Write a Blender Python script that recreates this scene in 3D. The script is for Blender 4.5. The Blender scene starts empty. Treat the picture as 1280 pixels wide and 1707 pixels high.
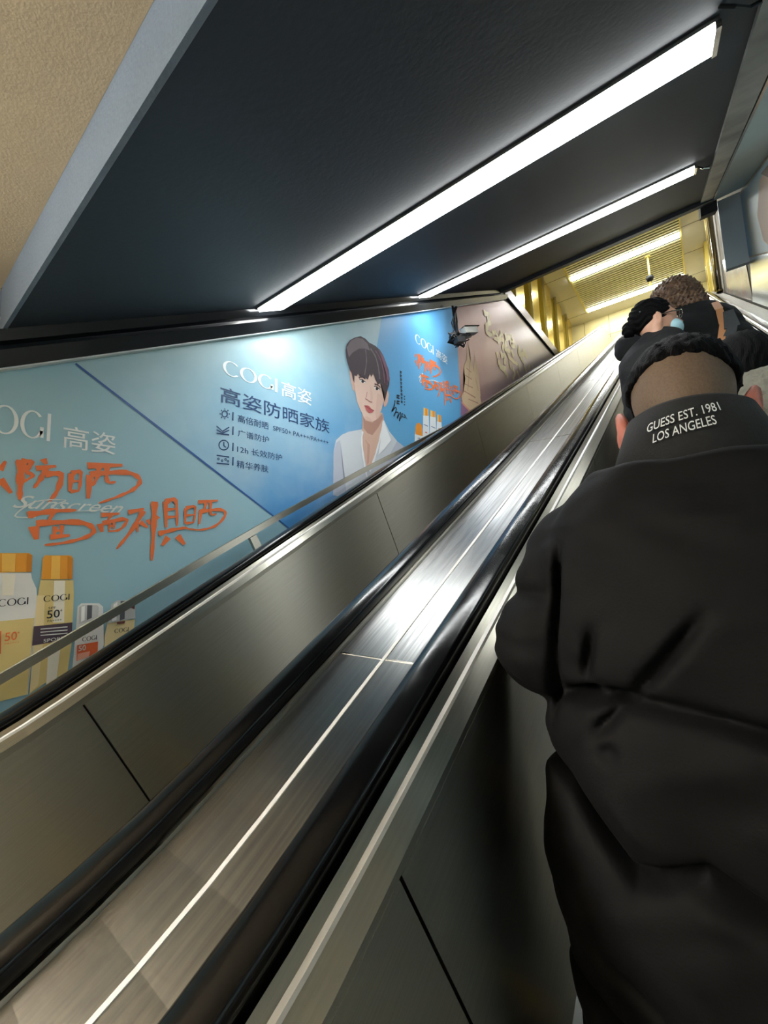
import bpy, bmesh, math, random
import numpy as np
from mathutils import Vector, Matrix
random.seed(7); rng = np.random.RandomState(7)
C = bpy.context.collection
SC = bpy.context.scene
# ------------------------------------------------------------------ camera, world, exposure
YAW, PITCH, ROLL, F = math.radians(37.89), math.radians(6.09), math.radians(-2.17), 693.1
U = 0.7                       # metres per drawing unit
ZC = 1.86                     # camera height over the lower landing
TH = math.radians(28.5)       # incline of the escalators
CT, ST = math.cos(TH), math.sin(TH)
fw = Vector((-math.sin(YAW), math.cos(YAW), 0)); rt = Vector((math.cos(YAW), math.sin(YAW), 0)); up = Vector((0, 0, 1))
f2 = fw*math.cos(PITCH)+up*math.sin(PITCH); u2 = up*math.cos(PITCH)-fw*math.sin(PITCH)
r3 = rt*math.cos(ROLL)+u2*math.sin(ROLL); u3 = u2*math.cos(ROLL)-rt*math.sin(ROLL)
cam = bpy.data.cameras.new('camera'); camo = bpy.data.objects.new('camera', cam); C.objects.link(camo)
m = Matrix((( r3.x, u3.x, -f2.x, 0), (r3.y, u3.y, -f2.y, 0), (r3.z, u3.z, -f2.z, ZC), (0, 0, 0, 1)))
camo.matrix_world = m
cam.sensor_fit = 'HORIZONTAL'; cam.sensor_width = 36; cam.lens = 36*F/1280; cam.clip_start = 0.02
SC.camera = camo
SC.view_settings.view_transform = 'Standard'; SC.view_settings.look = 'None'
SC.view_settings.gamma = 1; SC.view_settings.use_curve_mapping = False
SC.view_settings.exposure = 0.0
SC.cycles.use_denoising = True
SC.cycles.max_bounces = 8
w = bpy.data.worlds.new('world'); SC.world = w; w.use_nodes = True
w.node_tree.nodes['Background'].inputs[0].default_value = (0.75, 0.8, 0.85, 1)
w.node_tree.nodes['Background'].inputs[1].default_value = 0.12

TUBE = 23.0; HALLTUBE = 52.0; LOWER = 150.0

def ray(px, py):
    return rt_(px, py)
def rt_(px, py):
    return r3*((px-640)/F) - u3*((py-853.5)/F) + f2
CAM = Vector((0, 0, ZC))
def on_x(px, py, x):          # where a sight line meets the vertical plane X = x
    d = ray(px, py); return CAM + d*(x/d.x)
def on_y(px, py, y):
    d = ray(px, py); return CAM + d*(y/d.y)
def P(x, s, n):               # drawing units (across, along the slope, square to the slope) -> metres
    return Vector((x*U, (s*CT-n*ST)*U, (s*ST+n*CT)*U+ZC))

# ------------------------------------------------------------------ materials
def lin(c):
    return tuple(((v/255)/12.92 if v/255 <= .04045 else ((v/255+.055)/1.055)**2.4) for v in c)+(1,)
def mat(name, rgb, rough=.6, metal=0, noise=0, nscale=20, bump=0, bscale=40, aniso=None, spec=.5, emit=None, coat=0, stretch=(1,1,1), rot=0, rgb2=None, rvar=0, tang=None, an=.95):
    mt = bpy.data.materials.new(name); mt.use_nodes = True
    nt = mt.node_tree; b = nt.nodes['Principled BSDF']
    b.inputs['Base Color'].default_value = lin(rgb); b.inputs['Roughness'].default_value = rough
    b.inputs['Metallic'].default_value = metal; b.inputs['Specular IOR Level'].default_value = spec
    b.inputs['Coat Weight'].default_value = coat; b.inputs['Coat Roughness'].default_value = .08
    tc = nt.nodes.new('ShaderNodeTexCoord'); mp = nt.nodes.new('ShaderNodeMapping'); mp0 = nt.nodes.new('ShaderNodeMapping')
    mp0.inputs['Rotation'].default_value = (rot, 0, 0); mp.inputs['Scale'].default_value = stretch
    nt.links.new(tc.outputs['Object'], mp0.inputs[0]); nt.links.new(mp0.outputs[0], mp.inputs[0])
    nz = nt.nodes.new('ShaderNodeTexNoise'); nz.inputs['Scale'].default_value = nscale; nz.inputs['Detail'].default_value = 6
    nt.links.new(mp.outputs[0], nz.inputs[0])
    rp = nt.nodes.new('ShaderNodeMapRange'); rp.inputs[1].default_value = .3; rp.inputs[2].default_value = .7
    nt.links.new(nz.outputs[0], rp.inputs[0])
    if noise or rgb2:
        mx = nt.nodes.new('ShaderNodeMix'); mx.data_type = 'RGBA'
        mx.inputs[6].default_value = lin(rgb)
        mx.inputs[7].default_value = lin(rgb2) if rgb2 else tuple(v*(1-noise) for v in lin(rgb)[:3])+(1,)
        nt.links.new(rp.outputs[0], mx.inputs[0]); nt.links.new(mx.outputs[2], b.inputs['Base Color'])
    if rvar:
        rr = nt.nodes.new('ShaderNodeMapRange'); rr.inputs[1].default_value = .3; rr.inputs[2].default_value = .7
        rr.inputs[3].default_value = max(.02, rough-rvar); rr.inputs[4].default_value = rough+rvar
        nt.links.new(nz.outputs[0], rr.inputs[0]); nt.links.new(rr.outputs[0], b.inputs['Roughness'])
    if bump:
        n2 = nt.nodes.new('ShaderNodeTexNoise'); n2.inputs['Scale'].default_value = bscale; n2.inputs['Detail'].default_value = 5
        nt.links.new(mp.outputs[0], n2.inputs[0])
        bp = nt.nodes.new('ShaderNodeBump'); bp.inputs['Strength'].default_value = bump; bp.inputs['Distance'].default_value = .01
        nt.links.new(n2.outputs[0], bp.inputs['Height']); nt.links.new(bp.outputs[0], b.inputs['Normal'])
    if tang:
        cv = nt.nodes.new('ShaderNodeCombineXYZ')
        for i in range(3): cv.inputs[i].default_value = tang[i]
        nt.links.new(cv.outputs[0], b.inputs['Tangent']); b.inputs['Anisotropic'].default_value = an
    if emit:
        b.inputs['Emission Color'].default_value = (emit[0], emit[1], emit[2], 1); b.inputs['Emission Strength'].default_value = emit[3]
    return mt
ALONG = dict(rot=-TH, stretch=(60, 1.2, 60))
M = {}
M['panel'] = mat('brushed steel of the balustrade', (180, 177, 164), .42, 1, noise=.1, nscale=4, bump=.02, bscale=9, rvar=.04, tang=(0, -ST, CT), **ALONG)
M['deck'] = mat('worn steel of the deck', (186, 186, 184), .36, 1, noise=.4, nscale=2.2, bump=.03, bscale=6, rvar=.08, tang=(1, 0, 0), an=.8, **ALONG)
M['trim'] = mat('polished steel', (205, 200, 190), .18, 1, noise=.1, nscale=5, **ALONG)
M['bead'] = mat('satin steel bead', (228, 226, 220), .42, .25)
M['rubber'] = mat('black handrail rubber', (10, 10, 11), .17, 0, noise=.4, nscale=12, spec=.4, rvar=.05, bump=.02, bscale=30)
M['black'] = mat('black plastic', (12, 12, 13), .5)
M['gap'] = mat('black gap liner', (8, 8, 8), .8)
M['stepmetal'] = mat('grey step casting', (120, 122, 122), .5, .8, noise=.3, nscale=30)
M['skirt'] = mat('skirt steel', (165, 170, 165), .4, .9, noise=.2, nscale=20)
M['ceil'] = mat('charcoal painted ceiling', (44, 51, 60), .62, 0, noise=.25, nscale=1.6, bump=.08, bscale=60)
M['ceilgrey'] = mat('blue grey painted fascia', (104, 120, 138), .7, 0, noise=.12, nscale=5, bump=.2, bscale=90)
M['beige'] = mat('beige plaster', (196, 178, 148), .85, 0, noise=.06, nscale=30, bump=.14, bscale=160)
M['cove'] = mat('dark glossy cove', (34, 38, 42), .2, 0, noise=.3, nscale=3, spec=.7, bump=.12, bscale=5)
M['galv'] = mat('scuffed grey metal beam', (178, 178, 170), .45, .3, rgb2=(90, 90, 88), nscale=3, bump=.2, bscale=12)
M['soffit'] = mat('pale green soffit', (212, 230, 226), .4, 0, noise=.1, nscale=2)
M['tube'] = mat('lit diffuser', (255, 255, 255), .5, emit=(.97, 1, 1, TUBE))
M['halltube'] = mat('lit hall diffuser', (255, 255, 255), .5, emit=(.96, 1, 1, HALLTUBE))
M['lowerfill'] = mat('added lower fill glow', (255, 255, 255), .5, emit=(1, .97, .92, LOWER))  # glow of the added fill lamps over the lower landing
M['hallwall'] = mat('cream stone panel', (218, 204, 146), .35, 0, noise=.08, nscale=3)
M['hallceil'] = mat('cream ceiling board', (214, 208, 184), .6, 0, noise=.05, nscale=4)
M['slat'] = mat('yellow slat', (242, 234, 176), .4, 0)
M['slatgap'] = mat('dark void over slats', (60, 50, 20), .9)
M['gold'] = mat('gold mirror cladding', (242, 214, 96), .2, 1, bump=.35, bscale=3, nscale=4, noise=.2)
M['goldpaint'] = mat('gold painted cladding', (232, 212, 112), .4, .2, noise=.1, nscale=4)
M['floor'] = mat('grey stone floor', (176, 168, 154), .35, 0, noise=.15, nscale=8)
M['wall'] = mat('plain cream wall', (200, 192, 176), .7, 0, noise=.08, nscale=6)
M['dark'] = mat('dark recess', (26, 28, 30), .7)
M['white'] = mat('white print', (240, 246, 246), .4)
M['offwhite'] = mat('off white print', (222, 226, 224), .4)
M['navy'] = mat('navy print', (44, 74, 118), .4)
M['lineblue'] = mat('blue line print', (50, 92, 158), .4)
M['orange'] = mat('orange print', (232, 120, 66), .4)
M['ink'] = mat('black ink print', (34, 40, 52), .4)
M['concrete'] = mat('steel end frame', (160, 152, 156), .3, .8)

def sheetmat(name, stops, rough=.22, axis=2, lo=0, hi=1, clouds=0, cc=(255, 255, 255), metal=0, rot=0, cscale=1.2):
    """printed sheet: colours blend along an axis of the print, with printed clouds"""
    mt = bpy.data.materials.new(name); mt.use_nodes = True; nt = mt.node_tree; b = nt.nodes['Principled BSDF']
    b.inputs['Roughness'].default_value = rough; b.inputs['Metallic'].default_value = metal
    tc = nt.nodes.new('ShaderNodeTexCoord'); mp = nt.nodes.new('ShaderNodeMapping'); mp.inputs['Rotation'].default_value = (rot, 0, 0)
    sp = nt.nodes.new('ShaderNodeSeparateXYZ'); nt.links.new(tc.outputs['Object'], mp.inputs[0]); nt.links.new(mp.outputs[0], sp.inputs[0])
    mr = nt.nodes.new('ShaderNodeMapRange'); mr.inputs[1].default_value = lo; mr.inputs[2].default_value = hi
    nt.links.new(sp.outputs[axis], mr.inputs[0])
    cr = nt.nodes.new('ShaderNodeValToRGB'); e = cr.color_ramp.elements
    e[0].position = stops[0][0]; e[0].color = lin(stops[0][1]); e[1].position = stops[-1][0]; e[1].color = lin(stops[-1][1])
    for p_, c_ in stops[1:-1]:
        q = e.new(p_); q.color = lin(c_)
    nt.links.new(mr.outputs[0], cr.inputs[0])
    nz = nt.nodes.new('ShaderNodeTexNoise'); nz.inputs['Scale'].default_value = cscale; nz.inputs['Detail'].default_value = 5
    nt.links.new(tc.outputs['Object'], nz.inputs[0])
    r2 = nt.nodes.new('ShaderNodeMapRange'); r2.inputs[1].default_value = .42; r2.inputs[2].default_value = .75; r2.inputs[4].default_value = clouds
    nt.links.new(nz.outputs[0], r2.inputs[0])
    mx = nt.nodes.new('ShaderNodeMix'); mx.data_type = 'RGBA'; mx.inputs[7].default_value = lin(cc)
    nt.links.new(r2.outputs[0], mx.inputs[0]); nt.links.new(cr.outputs[0], mx.inputs[6]); nt.links.new(mx.outputs[2], b.inputs['Base Color'])
    return mt

# ------------------------------------------------------------------ object helpers
def obj(name, verts, faces, material, parent=None, smooth=False):
    me = bpy.data.meshes.new(name)
    me.from_pydata([tuple(v) for v in verts], [], [tuple(int(i) for i in f) for f in faces]); me.validate()
    me.materials.append(material)
    if smooth:
        me.polygons.foreach_set('use_smooth', [True]*len(me.polygons))
    o = bpy.data.objects.new(name, me); C.objects.link(o)
    if parent: o.parent = parent; o.matrix_parent_inverse = Matrix.Translation(-parent.location) if parent.rotation_euler.z == 0 else parent.matrix_world.inverted()
    return o
def thing(name, label, cat, loc=(0, 0, 0), group=None):
    o = bpy.data.objects.new(name, None); C.objects.link(o); o.location = loc; o.empty_display_size = .1
    tag(o, label, cat, group); return o
def tag(o, label, cat, group=None):
    o['label'] = label; o['category'] = cat
    if group: o['group'] = group
    return o
def struct(o):
    o['kind'] = 'structure'; return o
class MB:
    def __init__(s): s.v = []; s.f = []
    def add(s, v, f):
        b = len(s.v); s.v += [Vector(q) for q in v]; s.f += [tuple(b+i for i in q) for q in f]; return s
    def box(s, lo, hi):
        x0, y0, z0 = lo; x1, y1, z1 = hi
        return s.add([(x0,y0,z0),(x1,y0,z0),(x1,y1,z0),(x0,y1,z0),(x0,y0,z1),(x1,y0,z1),(x1,y1,z1),(x0,y1,z1)],
                     [(0,3,2,1),(4,5,6,7),(0,1,5,4),(1,2,6,5),(2,3,7,6),(3,0,4,7)])
    def hexa(s, p):            # eight corners, bottom ring then top ring
        return s.add(p, [(0,3,2,1),(4,5,6,7),(0,1,5,4),(1,2,6,5),(2,3,7,6),(3,0,4,7)])
    def nbox(s, x0, x1, s0, s1, n0, n1):
        return s.hexa([P(x0,s0,n0),P(x1,s0,n0),P(x1,s1,n0),P(x0,s1,n0),P(x0,s0,n1),P(x1,s0,n1),P(x1,s1,n1),P(x0,s1,n1)])
    def tube(s, pts, r, k=8):
        pts = [Vector(q) for q in pts]; rings = []
        rr = r if isinstance(r, (list, tuple)) else [r]*len(pts)
        for i, q in enumerate(pts):
            d = (pts[min(i+1, len(pts)-1)]-pts[max(i-1, 0)]).normalized()
            a = d.cross(Vector((0, 0, 1)) if abs(d.z) < .9 else Vector((1, 0, 0))).normalized(); b = d.cross(a)
            rings.append([q+(a*math.cos(2*math.pi*j/k)+b*math.sin(2*math.pi*j/k))*rr[i] for j in range(k)])
        v = [q for g in rings for q in g]; f = []
        for i in range(len(pts)-1):
            for j in range(k):
                f.append((i*k+j, i*k+(j+1) % k, (i+1)*k+(j+1) % k, (i+1)*k+j))
        f.append(tuple(range(k))[::-1]); f.append(tuple((len(pts)-1)*k+j for j in range(k)))
        return s.add(v, f)
    def build(s, name, material, parent=None, smooth=False): return obj(name, s.v, s.f, material, parent, smooth)

# path of the escalators, arc length t in drawing units; n = -.72 is the handrail
N0 = -.72; SB = .25; RB = 2.7; STP = 17.0; RT = 2.8
def frame(t):
    if t > STP:
        c = (STP*CT-N0*ST, STP*ST+N0*CT); cen = (c[0]+RT*ST, c[1]-RT*CT)
        a = (t-STP)/RT
        if a < TH:
            q = TH-a; return (cen[0]-RT*math.sin(q), cen[1]+RT*math.cos(q), -math.sin(q), math.cos(q))
        return (cen[0]+(a-TH)*RT, cen[1]+RT, 0, 1)
    if t < SB:
        c = (SB*CT-N0*ST, SB*ST+N0*CT); cen = (c[0]-RB*ST, c[1]+RB*CT)
        a = (SB-t)/RB
        if a < TH:
            q = TH-a; return (cen[0]+RB*math.sin(q), cen[1]-RB*math.cos(q), -math.sin(q), math.cos(q))
        return (cen[0]-(a-TH)*RB, cen[1]-RB, 0, 1)
    return (t*CT-N0*ST, t*ST+N0*CT, -ST, CT)
def FP(x, t, n):
    y, z, ny, nz = frame(t); dn = n-N0
    return Vector((x*U, (y+dn*ny)*U, (z+dn*nz)*U+ZC))
T0, T1 = -4.0, 21.5
def ts(a, b):
    br = [SB-RB*TH*i/10 for i in range(11)]+[STP+RT*TH*i/10 for i in range(11)]
    return sorted(set([a, b]+[q for q in br if a < q < b]))
def sweep(name, sec, material, parent=None, a=T0, b=T1, smooth=False):
    t = ts(a, b); k = len(sec); v = []; f = []
    for q in t: v += [FP(x, q, n) for x, n in sec]
    for i in range(len(t)-1):
        for j in range(k):
            f.append((i*k+j, i*k+(j+1) % k, (i+1)*k+(j+1) % k, (i+1)*k+j))
    f.append(tuple(range(k))[::-1]); f.append(tuple((len(t)-1)*k+j for j in range(k)))
    return obj(name, v, f, material, parent, smooth)

# ------------------------------------------------------------------ structure
XL, XR = -2.75, .88            # the two side walls
CN = .86                       # ceiling height square to the slope
CE = 9.1                       # upper end of the sloping ceiling
def wallpoly(name, x, yz, material, thick=.12):
    """a wall with an outline in (y, z), thick away from the passage"""
    sgn = -1 if x < 0 else 1; k = len(yz)
    v = [(x, y, z) for y, z in yz]+[(x+sgn*thick, y, z) for y, z in yz]
    f = [tuple(range(k)), tuple(range(k, 2*k))[::-1]]+[(i, (i+1) % k, k+(i+1) % k, k+i) for i in range(k)]
    return struct(obj(name, v, f, material))
ly = lambda s, n: (P(0, s, n).y, P(0, s, n).z)
c0 = P(0, .94, CN)
zl = ZC+1.455*U               # flat ceiling over the lower landing
ytop = 11.9*U; ztop = ZC+5.25*U
wallpoly('wall_left', XL*U-.004, [(-4, 0), (3.2*U, -.3), (20.5*U, 4.0), (20.5*U, ztop), ly(9.6, .9), ly(.7, .95), (c0.y-.1, zl), (-4, zl)], M['wall'])
wallpoly('wall_right', XR*U+.004, [(-4, 0), (3.2*U, -.3), (20.5*U, 4.0), (20.5*U, ZC+10.2*U), (8.4*U, ZC+10.2*U), (8.4*U, ZC+6*U), ly(.7, 1.0), (c0.y-.1, zl), (-4, zl)], M['wall'])
struct(MB().box((-3.5, -4, -.15), (1.5, .2, 0)).build('floor', M['floor']))
struct(MB().box((-3.5, -4.1, 0), (1.5, -4, zl)).build('wall_back', M['wall']))
a0, a1 = P(XL-.05, .94, CN), P(XR+.05, CE, CN)
struct(MB().hexa([a0, Vector((a1.x, a0.y, a0.z)), a1, Vector((a0.x, a1.y, a1.z))]+[q+Vector((0, 0, .15)) for q in (a0, Vector((a1.x, a0.y, a0.z)), a1, Vector((a0.x, a1.y, a1.z)))]).build('ceiling', M['ceil']))
struct(MB().box((-3.5, -4, zl), (1.5, c0.y-.0125, zl+.12)).build('ceiling', M['beige']))
zb = P(0, .94, CN).z
struct(MB().box((XL*U, c0.y-.012, zb-.004), (XR*U, c0.y-.001, zl+.1)).build('trim_1', M['ceilgrey']))
# far downstand of the sloping ceiling
struct(MB().nbox(XL, .5, 8.72, CE+.05, CN-.05, CN+.02).build('trim_2', M['ceil']))
# cove along the left wall: two stepped bands
g = MB()
def prism(mb, sec, a, b):
    k = len(sec); v = [P(x, a, n) for x, n in sec]+[P(x, b, n) for x, n in sec]
    mb.add(v, [tuple(range(k))[::-1], tuple(range(k, 2*k))]+[(i, (i+1) % k, k+(i+1) % k, k+i) for i in range(k)])
    return mb
prism(g, [(XL, .69), (XL+.055, .69), (XL+.085, .765), (XL+.03, .775), (XL+.03, .80), (XL+.07, .81), (XL+.09, CN), (XL, CN)], .45, CE)
struct(g.build('trim_3', M['cove']))
struct(prism(MB(), [(XL, .683), (XL+.05, .683), (XL+.05, .691), (XL, .691)], .45, CE-.2).build('trim_4', M['offwhite']))
# right beam, trim and soffit
struct(prism(MB(), [(.35, .835), (.485, .825), (.485, CN+.02), (.35, CN+.02)], -.2, CE+.1).build('trim_5', M['galv']))
struct(prism(MB(), [(.49, .815), (.505, .815), (.505, .85), (.49, .85)], -.2, CE+.1).build('trim_6', M['trim']))
struct(prism(MB(), [(.51, .838), (XR, .852), (XR, .92), (.51, .92)], -.2, CE+.1).build('trim_7', M['soffit']))
# upper end of the right beam, a black boot
struct(MB().nbox(.36, .56, CE+.1, CE+.75, .7, .95).build('trim_8', M['dark']))
# grey return panel over the right handrail at the top of the poster wall
struct(MB().box((.60*U, 8.22*U, ZC+4.28*U), (XR*U, 8.30*U, ZC+5.45*U)).build('wall_return', mat('grey board', (190, 204, 208), .45, 0, noise=.1, nscale=3)))
# wall base slope between balustrade and left wall
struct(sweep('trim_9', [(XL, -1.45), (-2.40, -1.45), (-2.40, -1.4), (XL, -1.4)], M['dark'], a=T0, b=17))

# ------------------------------------------------------------------ upper hall
HZ = ZC+10.2*U; Y0, Y1 = 8.6*U, 19.95*U
HX0, HX1 = -6.2*U, 1.25*U
sx0, sx1, sy0, sy1 = -3.25*U, .17*U, 15.25*U, 19.1*U
h = MB()
h.box((HX0, Y0, HZ), (sx0, Y1, HZ+.1)); h.box((sx1, Y0, HZ), (HX1+.1, Y1, HZ+.1)); h.box((sx0, Y0, HZ), (sx1, sy0, HZ+.1)); h.box((sx0, sy1, HZ), (sx1, Y1, HZ+.1))
h.box((sx0, sy0, HZ+.16), (sx1, sy1, HZ+.2))
struct(h.build('ceiling', M['hallceil']))
j = MB()                                                       # shadow gaps between the ceiling boards
for yy in (15.9, 17.5, 19.1): j.box((sx1, yy*U, HZ-.002), (HX1, yy*U+.012, HZ+.002)); j.box((HX0, yy*U, HZ-.002), (sx0, yy*U+.012, HZ+.002))
struct(j.build('trim_10', M['slatgap']))
struct(MB().box((HX0, Y1, ztop-.6), (HX1+.1, Y1+.12, HZ+.1)).build('wall_front', M['hallwall']))
struct(MB().box((HX0-.1, Y0, ztop-.6), (HX0, Y1, HZ+.1)).build('wall_far_left', M['hallwall']))
struct(MB().box((HX0, Y0-.12, ZC+5.9*U), (HX1, Y0, HZ+.1)).build('wall_over_passage', M['hallwall']))
struct(MB().box((HX0, Y0, ztop-.65), (XL*U-.16, Y1, ztop-.55)).build('floor', M['floor']))
j = MB()
for xx in (-3.6, -2.6, -1.6, -.6, .4): j.box((xx*U, Y1-.003, ztop), (xx*U+.01, Y1+.001, HZ))
j.box((HX0, Y1-.003, ZC+9.3*U), (HX1, Y1+.001, ZC+9.3*U+.01))
struct(j.build('trim_11', M['slatgap']))
fl = MB().box((HX0, 17.9*U, ZC+5.85*U), (HX1, Y1, ZC+5.95*U)); struct(fl.build('floor', M['floor']))
# slatted panel
t = thing('slatted_ceiling_panel', 'yellow slatted ceiling panel above the top landing of the escalators', 'ceiling panel', ((sx0+sx1)/2, (sy0+sy1)/2, HZ))
q = MB(); q.box((sx0, sy0, HZ+.13), (sx1, sy1, HZ+.15)); q.build('backing', M['slatgap'], t)
yy = sy0; ns = 0
L3, L4 = 16.2*U, 18.9*U
while yy < sy1-.02:
    if not (L3-.15 < yy < L3+.14) and yy < L4-.15:
        s_ = MB().box((sx0, yy, HZ-.005), (sx1, yy+.052, HZ+.012)).build('slat', M['slat'], t); ns += 1
    yy += .098
q = MB(); e = .03
q.box((sx0-e, sy0-e, HZ-.012), (sx1+e, sy0, HZ)); q.box((sx0-e, sy1, HZ-.012), (sx1+e, sy1+e, HZ)); q.box((sx0-e, sy0, HZ-.012), (sx0, sy1, HZ)); q.box((sx1, sy0, HZ-.012), (sx1+e, sy1, HZ))
q.build('frame', M['goldpaint'], t)
for yy, lab in ((L3, 'white light strip set in the yellow slatted ceiling, the one farther from the end wall'), (L4, 'white light strip at the far edge of the yellow slatted ceiling, nearer the end wall')):
    t = thing('strip_light', lab, 'light', ((sx0+sx1)/2, yy, HZ), 'strip lights of the upper hall')
    MB().box((sx0, yy-.09, HZ-.01), (sx1, yy+.13, HZ+.05)).build('housing', M['hallceil'], t)
    MB().box((sx0+.02, yy-.07, HZ-.03), (sx1-.02, yy+.10, HZ-.011)).build('diffuser', M['halltube'], t)
# a dark dome camera on a stem
pt = Vector((-.8*U, 16.75*U, HZ)); t = thing('dome_camera', 'small dark dome camera hanging on a pale stem below the slatted ceiling', 'camera', pt)
MB().tube([pt+Vector((0, 0, -.01)), pt+Vector((0, 0, -.78))], .022).build('stem', M['goldpaint'], t)
MB().tube([pt+Vector((0, 0, -.5)), pt+Vector((0, 0, -.53)), pt+Vector((0, 0, -.58)), pt+Vector((0, 0, -.64)), pt+Vector((0, 0, -.67))], [.03, .07, .09, .07, .02], 14).build('dome', M['black'], t, True)
MB().tube([pt+Vector((0, 0, -.01)), pt+Vector((0, 0, -.04))], .06, 12).build('mounting_plate', M['goldpaint'], t)
# gold columns along the left
cols = [(10.6, 'first and nearest'), (12.2, 'second'), (13.8, 'third'), (15.4, 'fourth'), (17.0, 'fifth'), (18.6, 'sixth and farthest')]
for i, (cy, w_) in enumerate(cols):
    x0 = -4.05*U; b0 = Vector((x0, cy*U, ztop-.55))
    t = thing('gold_column', 'gold clad column in the row on the left of the upper hall, %s from the escalator foot' % w_, 'column', b0, 'gold columns of the upper hall')
    MB().box((x0-.5, cy*U, ztop-.55), (x0, cy*U+.62, HZ)).build('shaft', M['goldpaint'], t)
    MB().box((x0, cy*U+.02, ztop-.55), (x0+.02, cy*U+.6, HZ-.02)).build('facing', M['gold'], t)
    MB().box((x0-.01, cy*U-.045, ztop-.55), (x0+.05, cy*U-.005, HZ-.02)).build('edge_strip', M['trim'], t)
PB = (7.15, 8.0)
for i, (cy, w_) in enumerate([(14.6, 'nearer'), (17.2, 'farther')]):
    x1 = 1.2*U; b0 = Vector((x1, cy*U, 0))
    t = thing('gold_pilaster', 'narrow gold pilaster on the right of the upper hall, the %s one' % w_, 'column', (x1, cy*U, ZC+PB[i]*U), 'gold pilasters on the right')
    MB().box((.78*U, cy*U, ZC+PB[i]*U), (XR*U, cy*U+.5, HZ)).build('shaft', M['goldpaint'], t)
    MB().box((.76*U, cy*U+.1, ZC+PB[i]*U), (.78*U-.001, cy*U+.4, HZ-.02)).build('facing', M['gold'], t)
# steel post right
py = 13.4*U
PX = .80*U; t = thing('steel_post', 'slim polished steel post beside the right handrail near the top', 'post', (PX, py, ZC+6.2*U))
MB().tube([(PX, py, ZC+6.46*U), (PX, py, ZC+8.6*U)], .04, 14).build('shaft', M['trim'], t, True)
MB().tube([(PX, py, ZC+6.44*U), (PX, py, ZC+6.48*U)], .055, 14).build('base_flange', M['trim'], t)

# ------------------------------------------------------------------ ceiling lights of the passage
for nm, (sl, sr), wd, lab in (('a', (2.57, 2.69), .26, 'long white tube light across the dark ceiling, the nearer and larger of the two'),
                         ('b', (5.30, 5.55), .30, 'long white tube light across the dark ceiling, the farther one by the opening')):
    xa, xb = XL+.13, .215
    t = thing('tube_light', lab, 'light', P((xa+xb)/2, (sl+sr)/2, CN), 'tube lights of the sloping ceiling')
    def slab(x0, x1, d0, d1, n0, n1):
        S = lambda x, d: (sl+(sr-sl)*(x-xa)/(xb-xa))+d
        return MB().hexa([P(x0, S(x0, d0), n0), P(x1, S(x1, d0), n0), P(x1, S(x1, d1), n0), P(x0, S(x0, d1), n0), P(x0, S(x0, d0), n1), P(x1, S(x1, d0), n1), P(x1, S(x1, d1), n1), P(x0, S(x0, d1), n1)])
    slab(xa-.01, xb+.005, -.02, wd+.02, .842, CN-.001).build('housing', M['trim'], t)
    slab(xa, xb-.01, 0, wd, .822, .841).build('diffuser', M['tube'], t)
    slab(xb-.009, xb+.01, -.02, wd+.02, .818, .8415).build('end_cap', M['trim'], t)
    # loose cable at the right end
cb = MB().tube([P(.23, 5.7, .85), P(.27, 5.62, .80), P(.31, 5.66, .79), P(.33, 5.8, .82), P(.30, 5.9, .84), P(.34, 6.0, .83)], .006, 6).build('cable', M['trim'])
tag(cb, 'short loose cable curling at the right end of the farther tube light', 'cable')
cb = MB().tube([P(.215, 2.6, .858), P(.26, 2.62, .835), P(.31, 2.72, .835), P(.35, 2.75, .84)], .005, 6).build('cable', M['black'])
tag(cb, 'short black cable from the nearer tube light to the side beam', 'cable')
# added lamps, unseen behind the photographer, to brighten the beige ceiling and deck
for xx, w_ in ((-2.9, 'left'), (-1.9, 'right')):
    t = thing('added_fill_light', 'added unseen fill light under the beige ceiling over the lower landing, %s one' % w_, 'light', (xx, -1.6, zl), 'added fill lights over the lower landing')
    MB().box((xx-.07, -2.4, zl-.38), (xx+.07, -.8, zl-.30)).build('diffuser', M['lowerfill'], t)
    for yy in (-2.3, -.9): MB().tube([(xx, yy, zl-.001), (xx, yy, zl-.3)], .008, 8).build('hanger', M['trim'], t)
    MB().box((xx-.075, -2.42, zl-.385), (xx+.075, -2.401, zl-.295)).build('end_cap', M['trim'], t); MB().box((xx-.075, -.799, zl-.385), (xx+.075, -.78, zl-.295)).build('end_cap', M['trim'], t)

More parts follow.
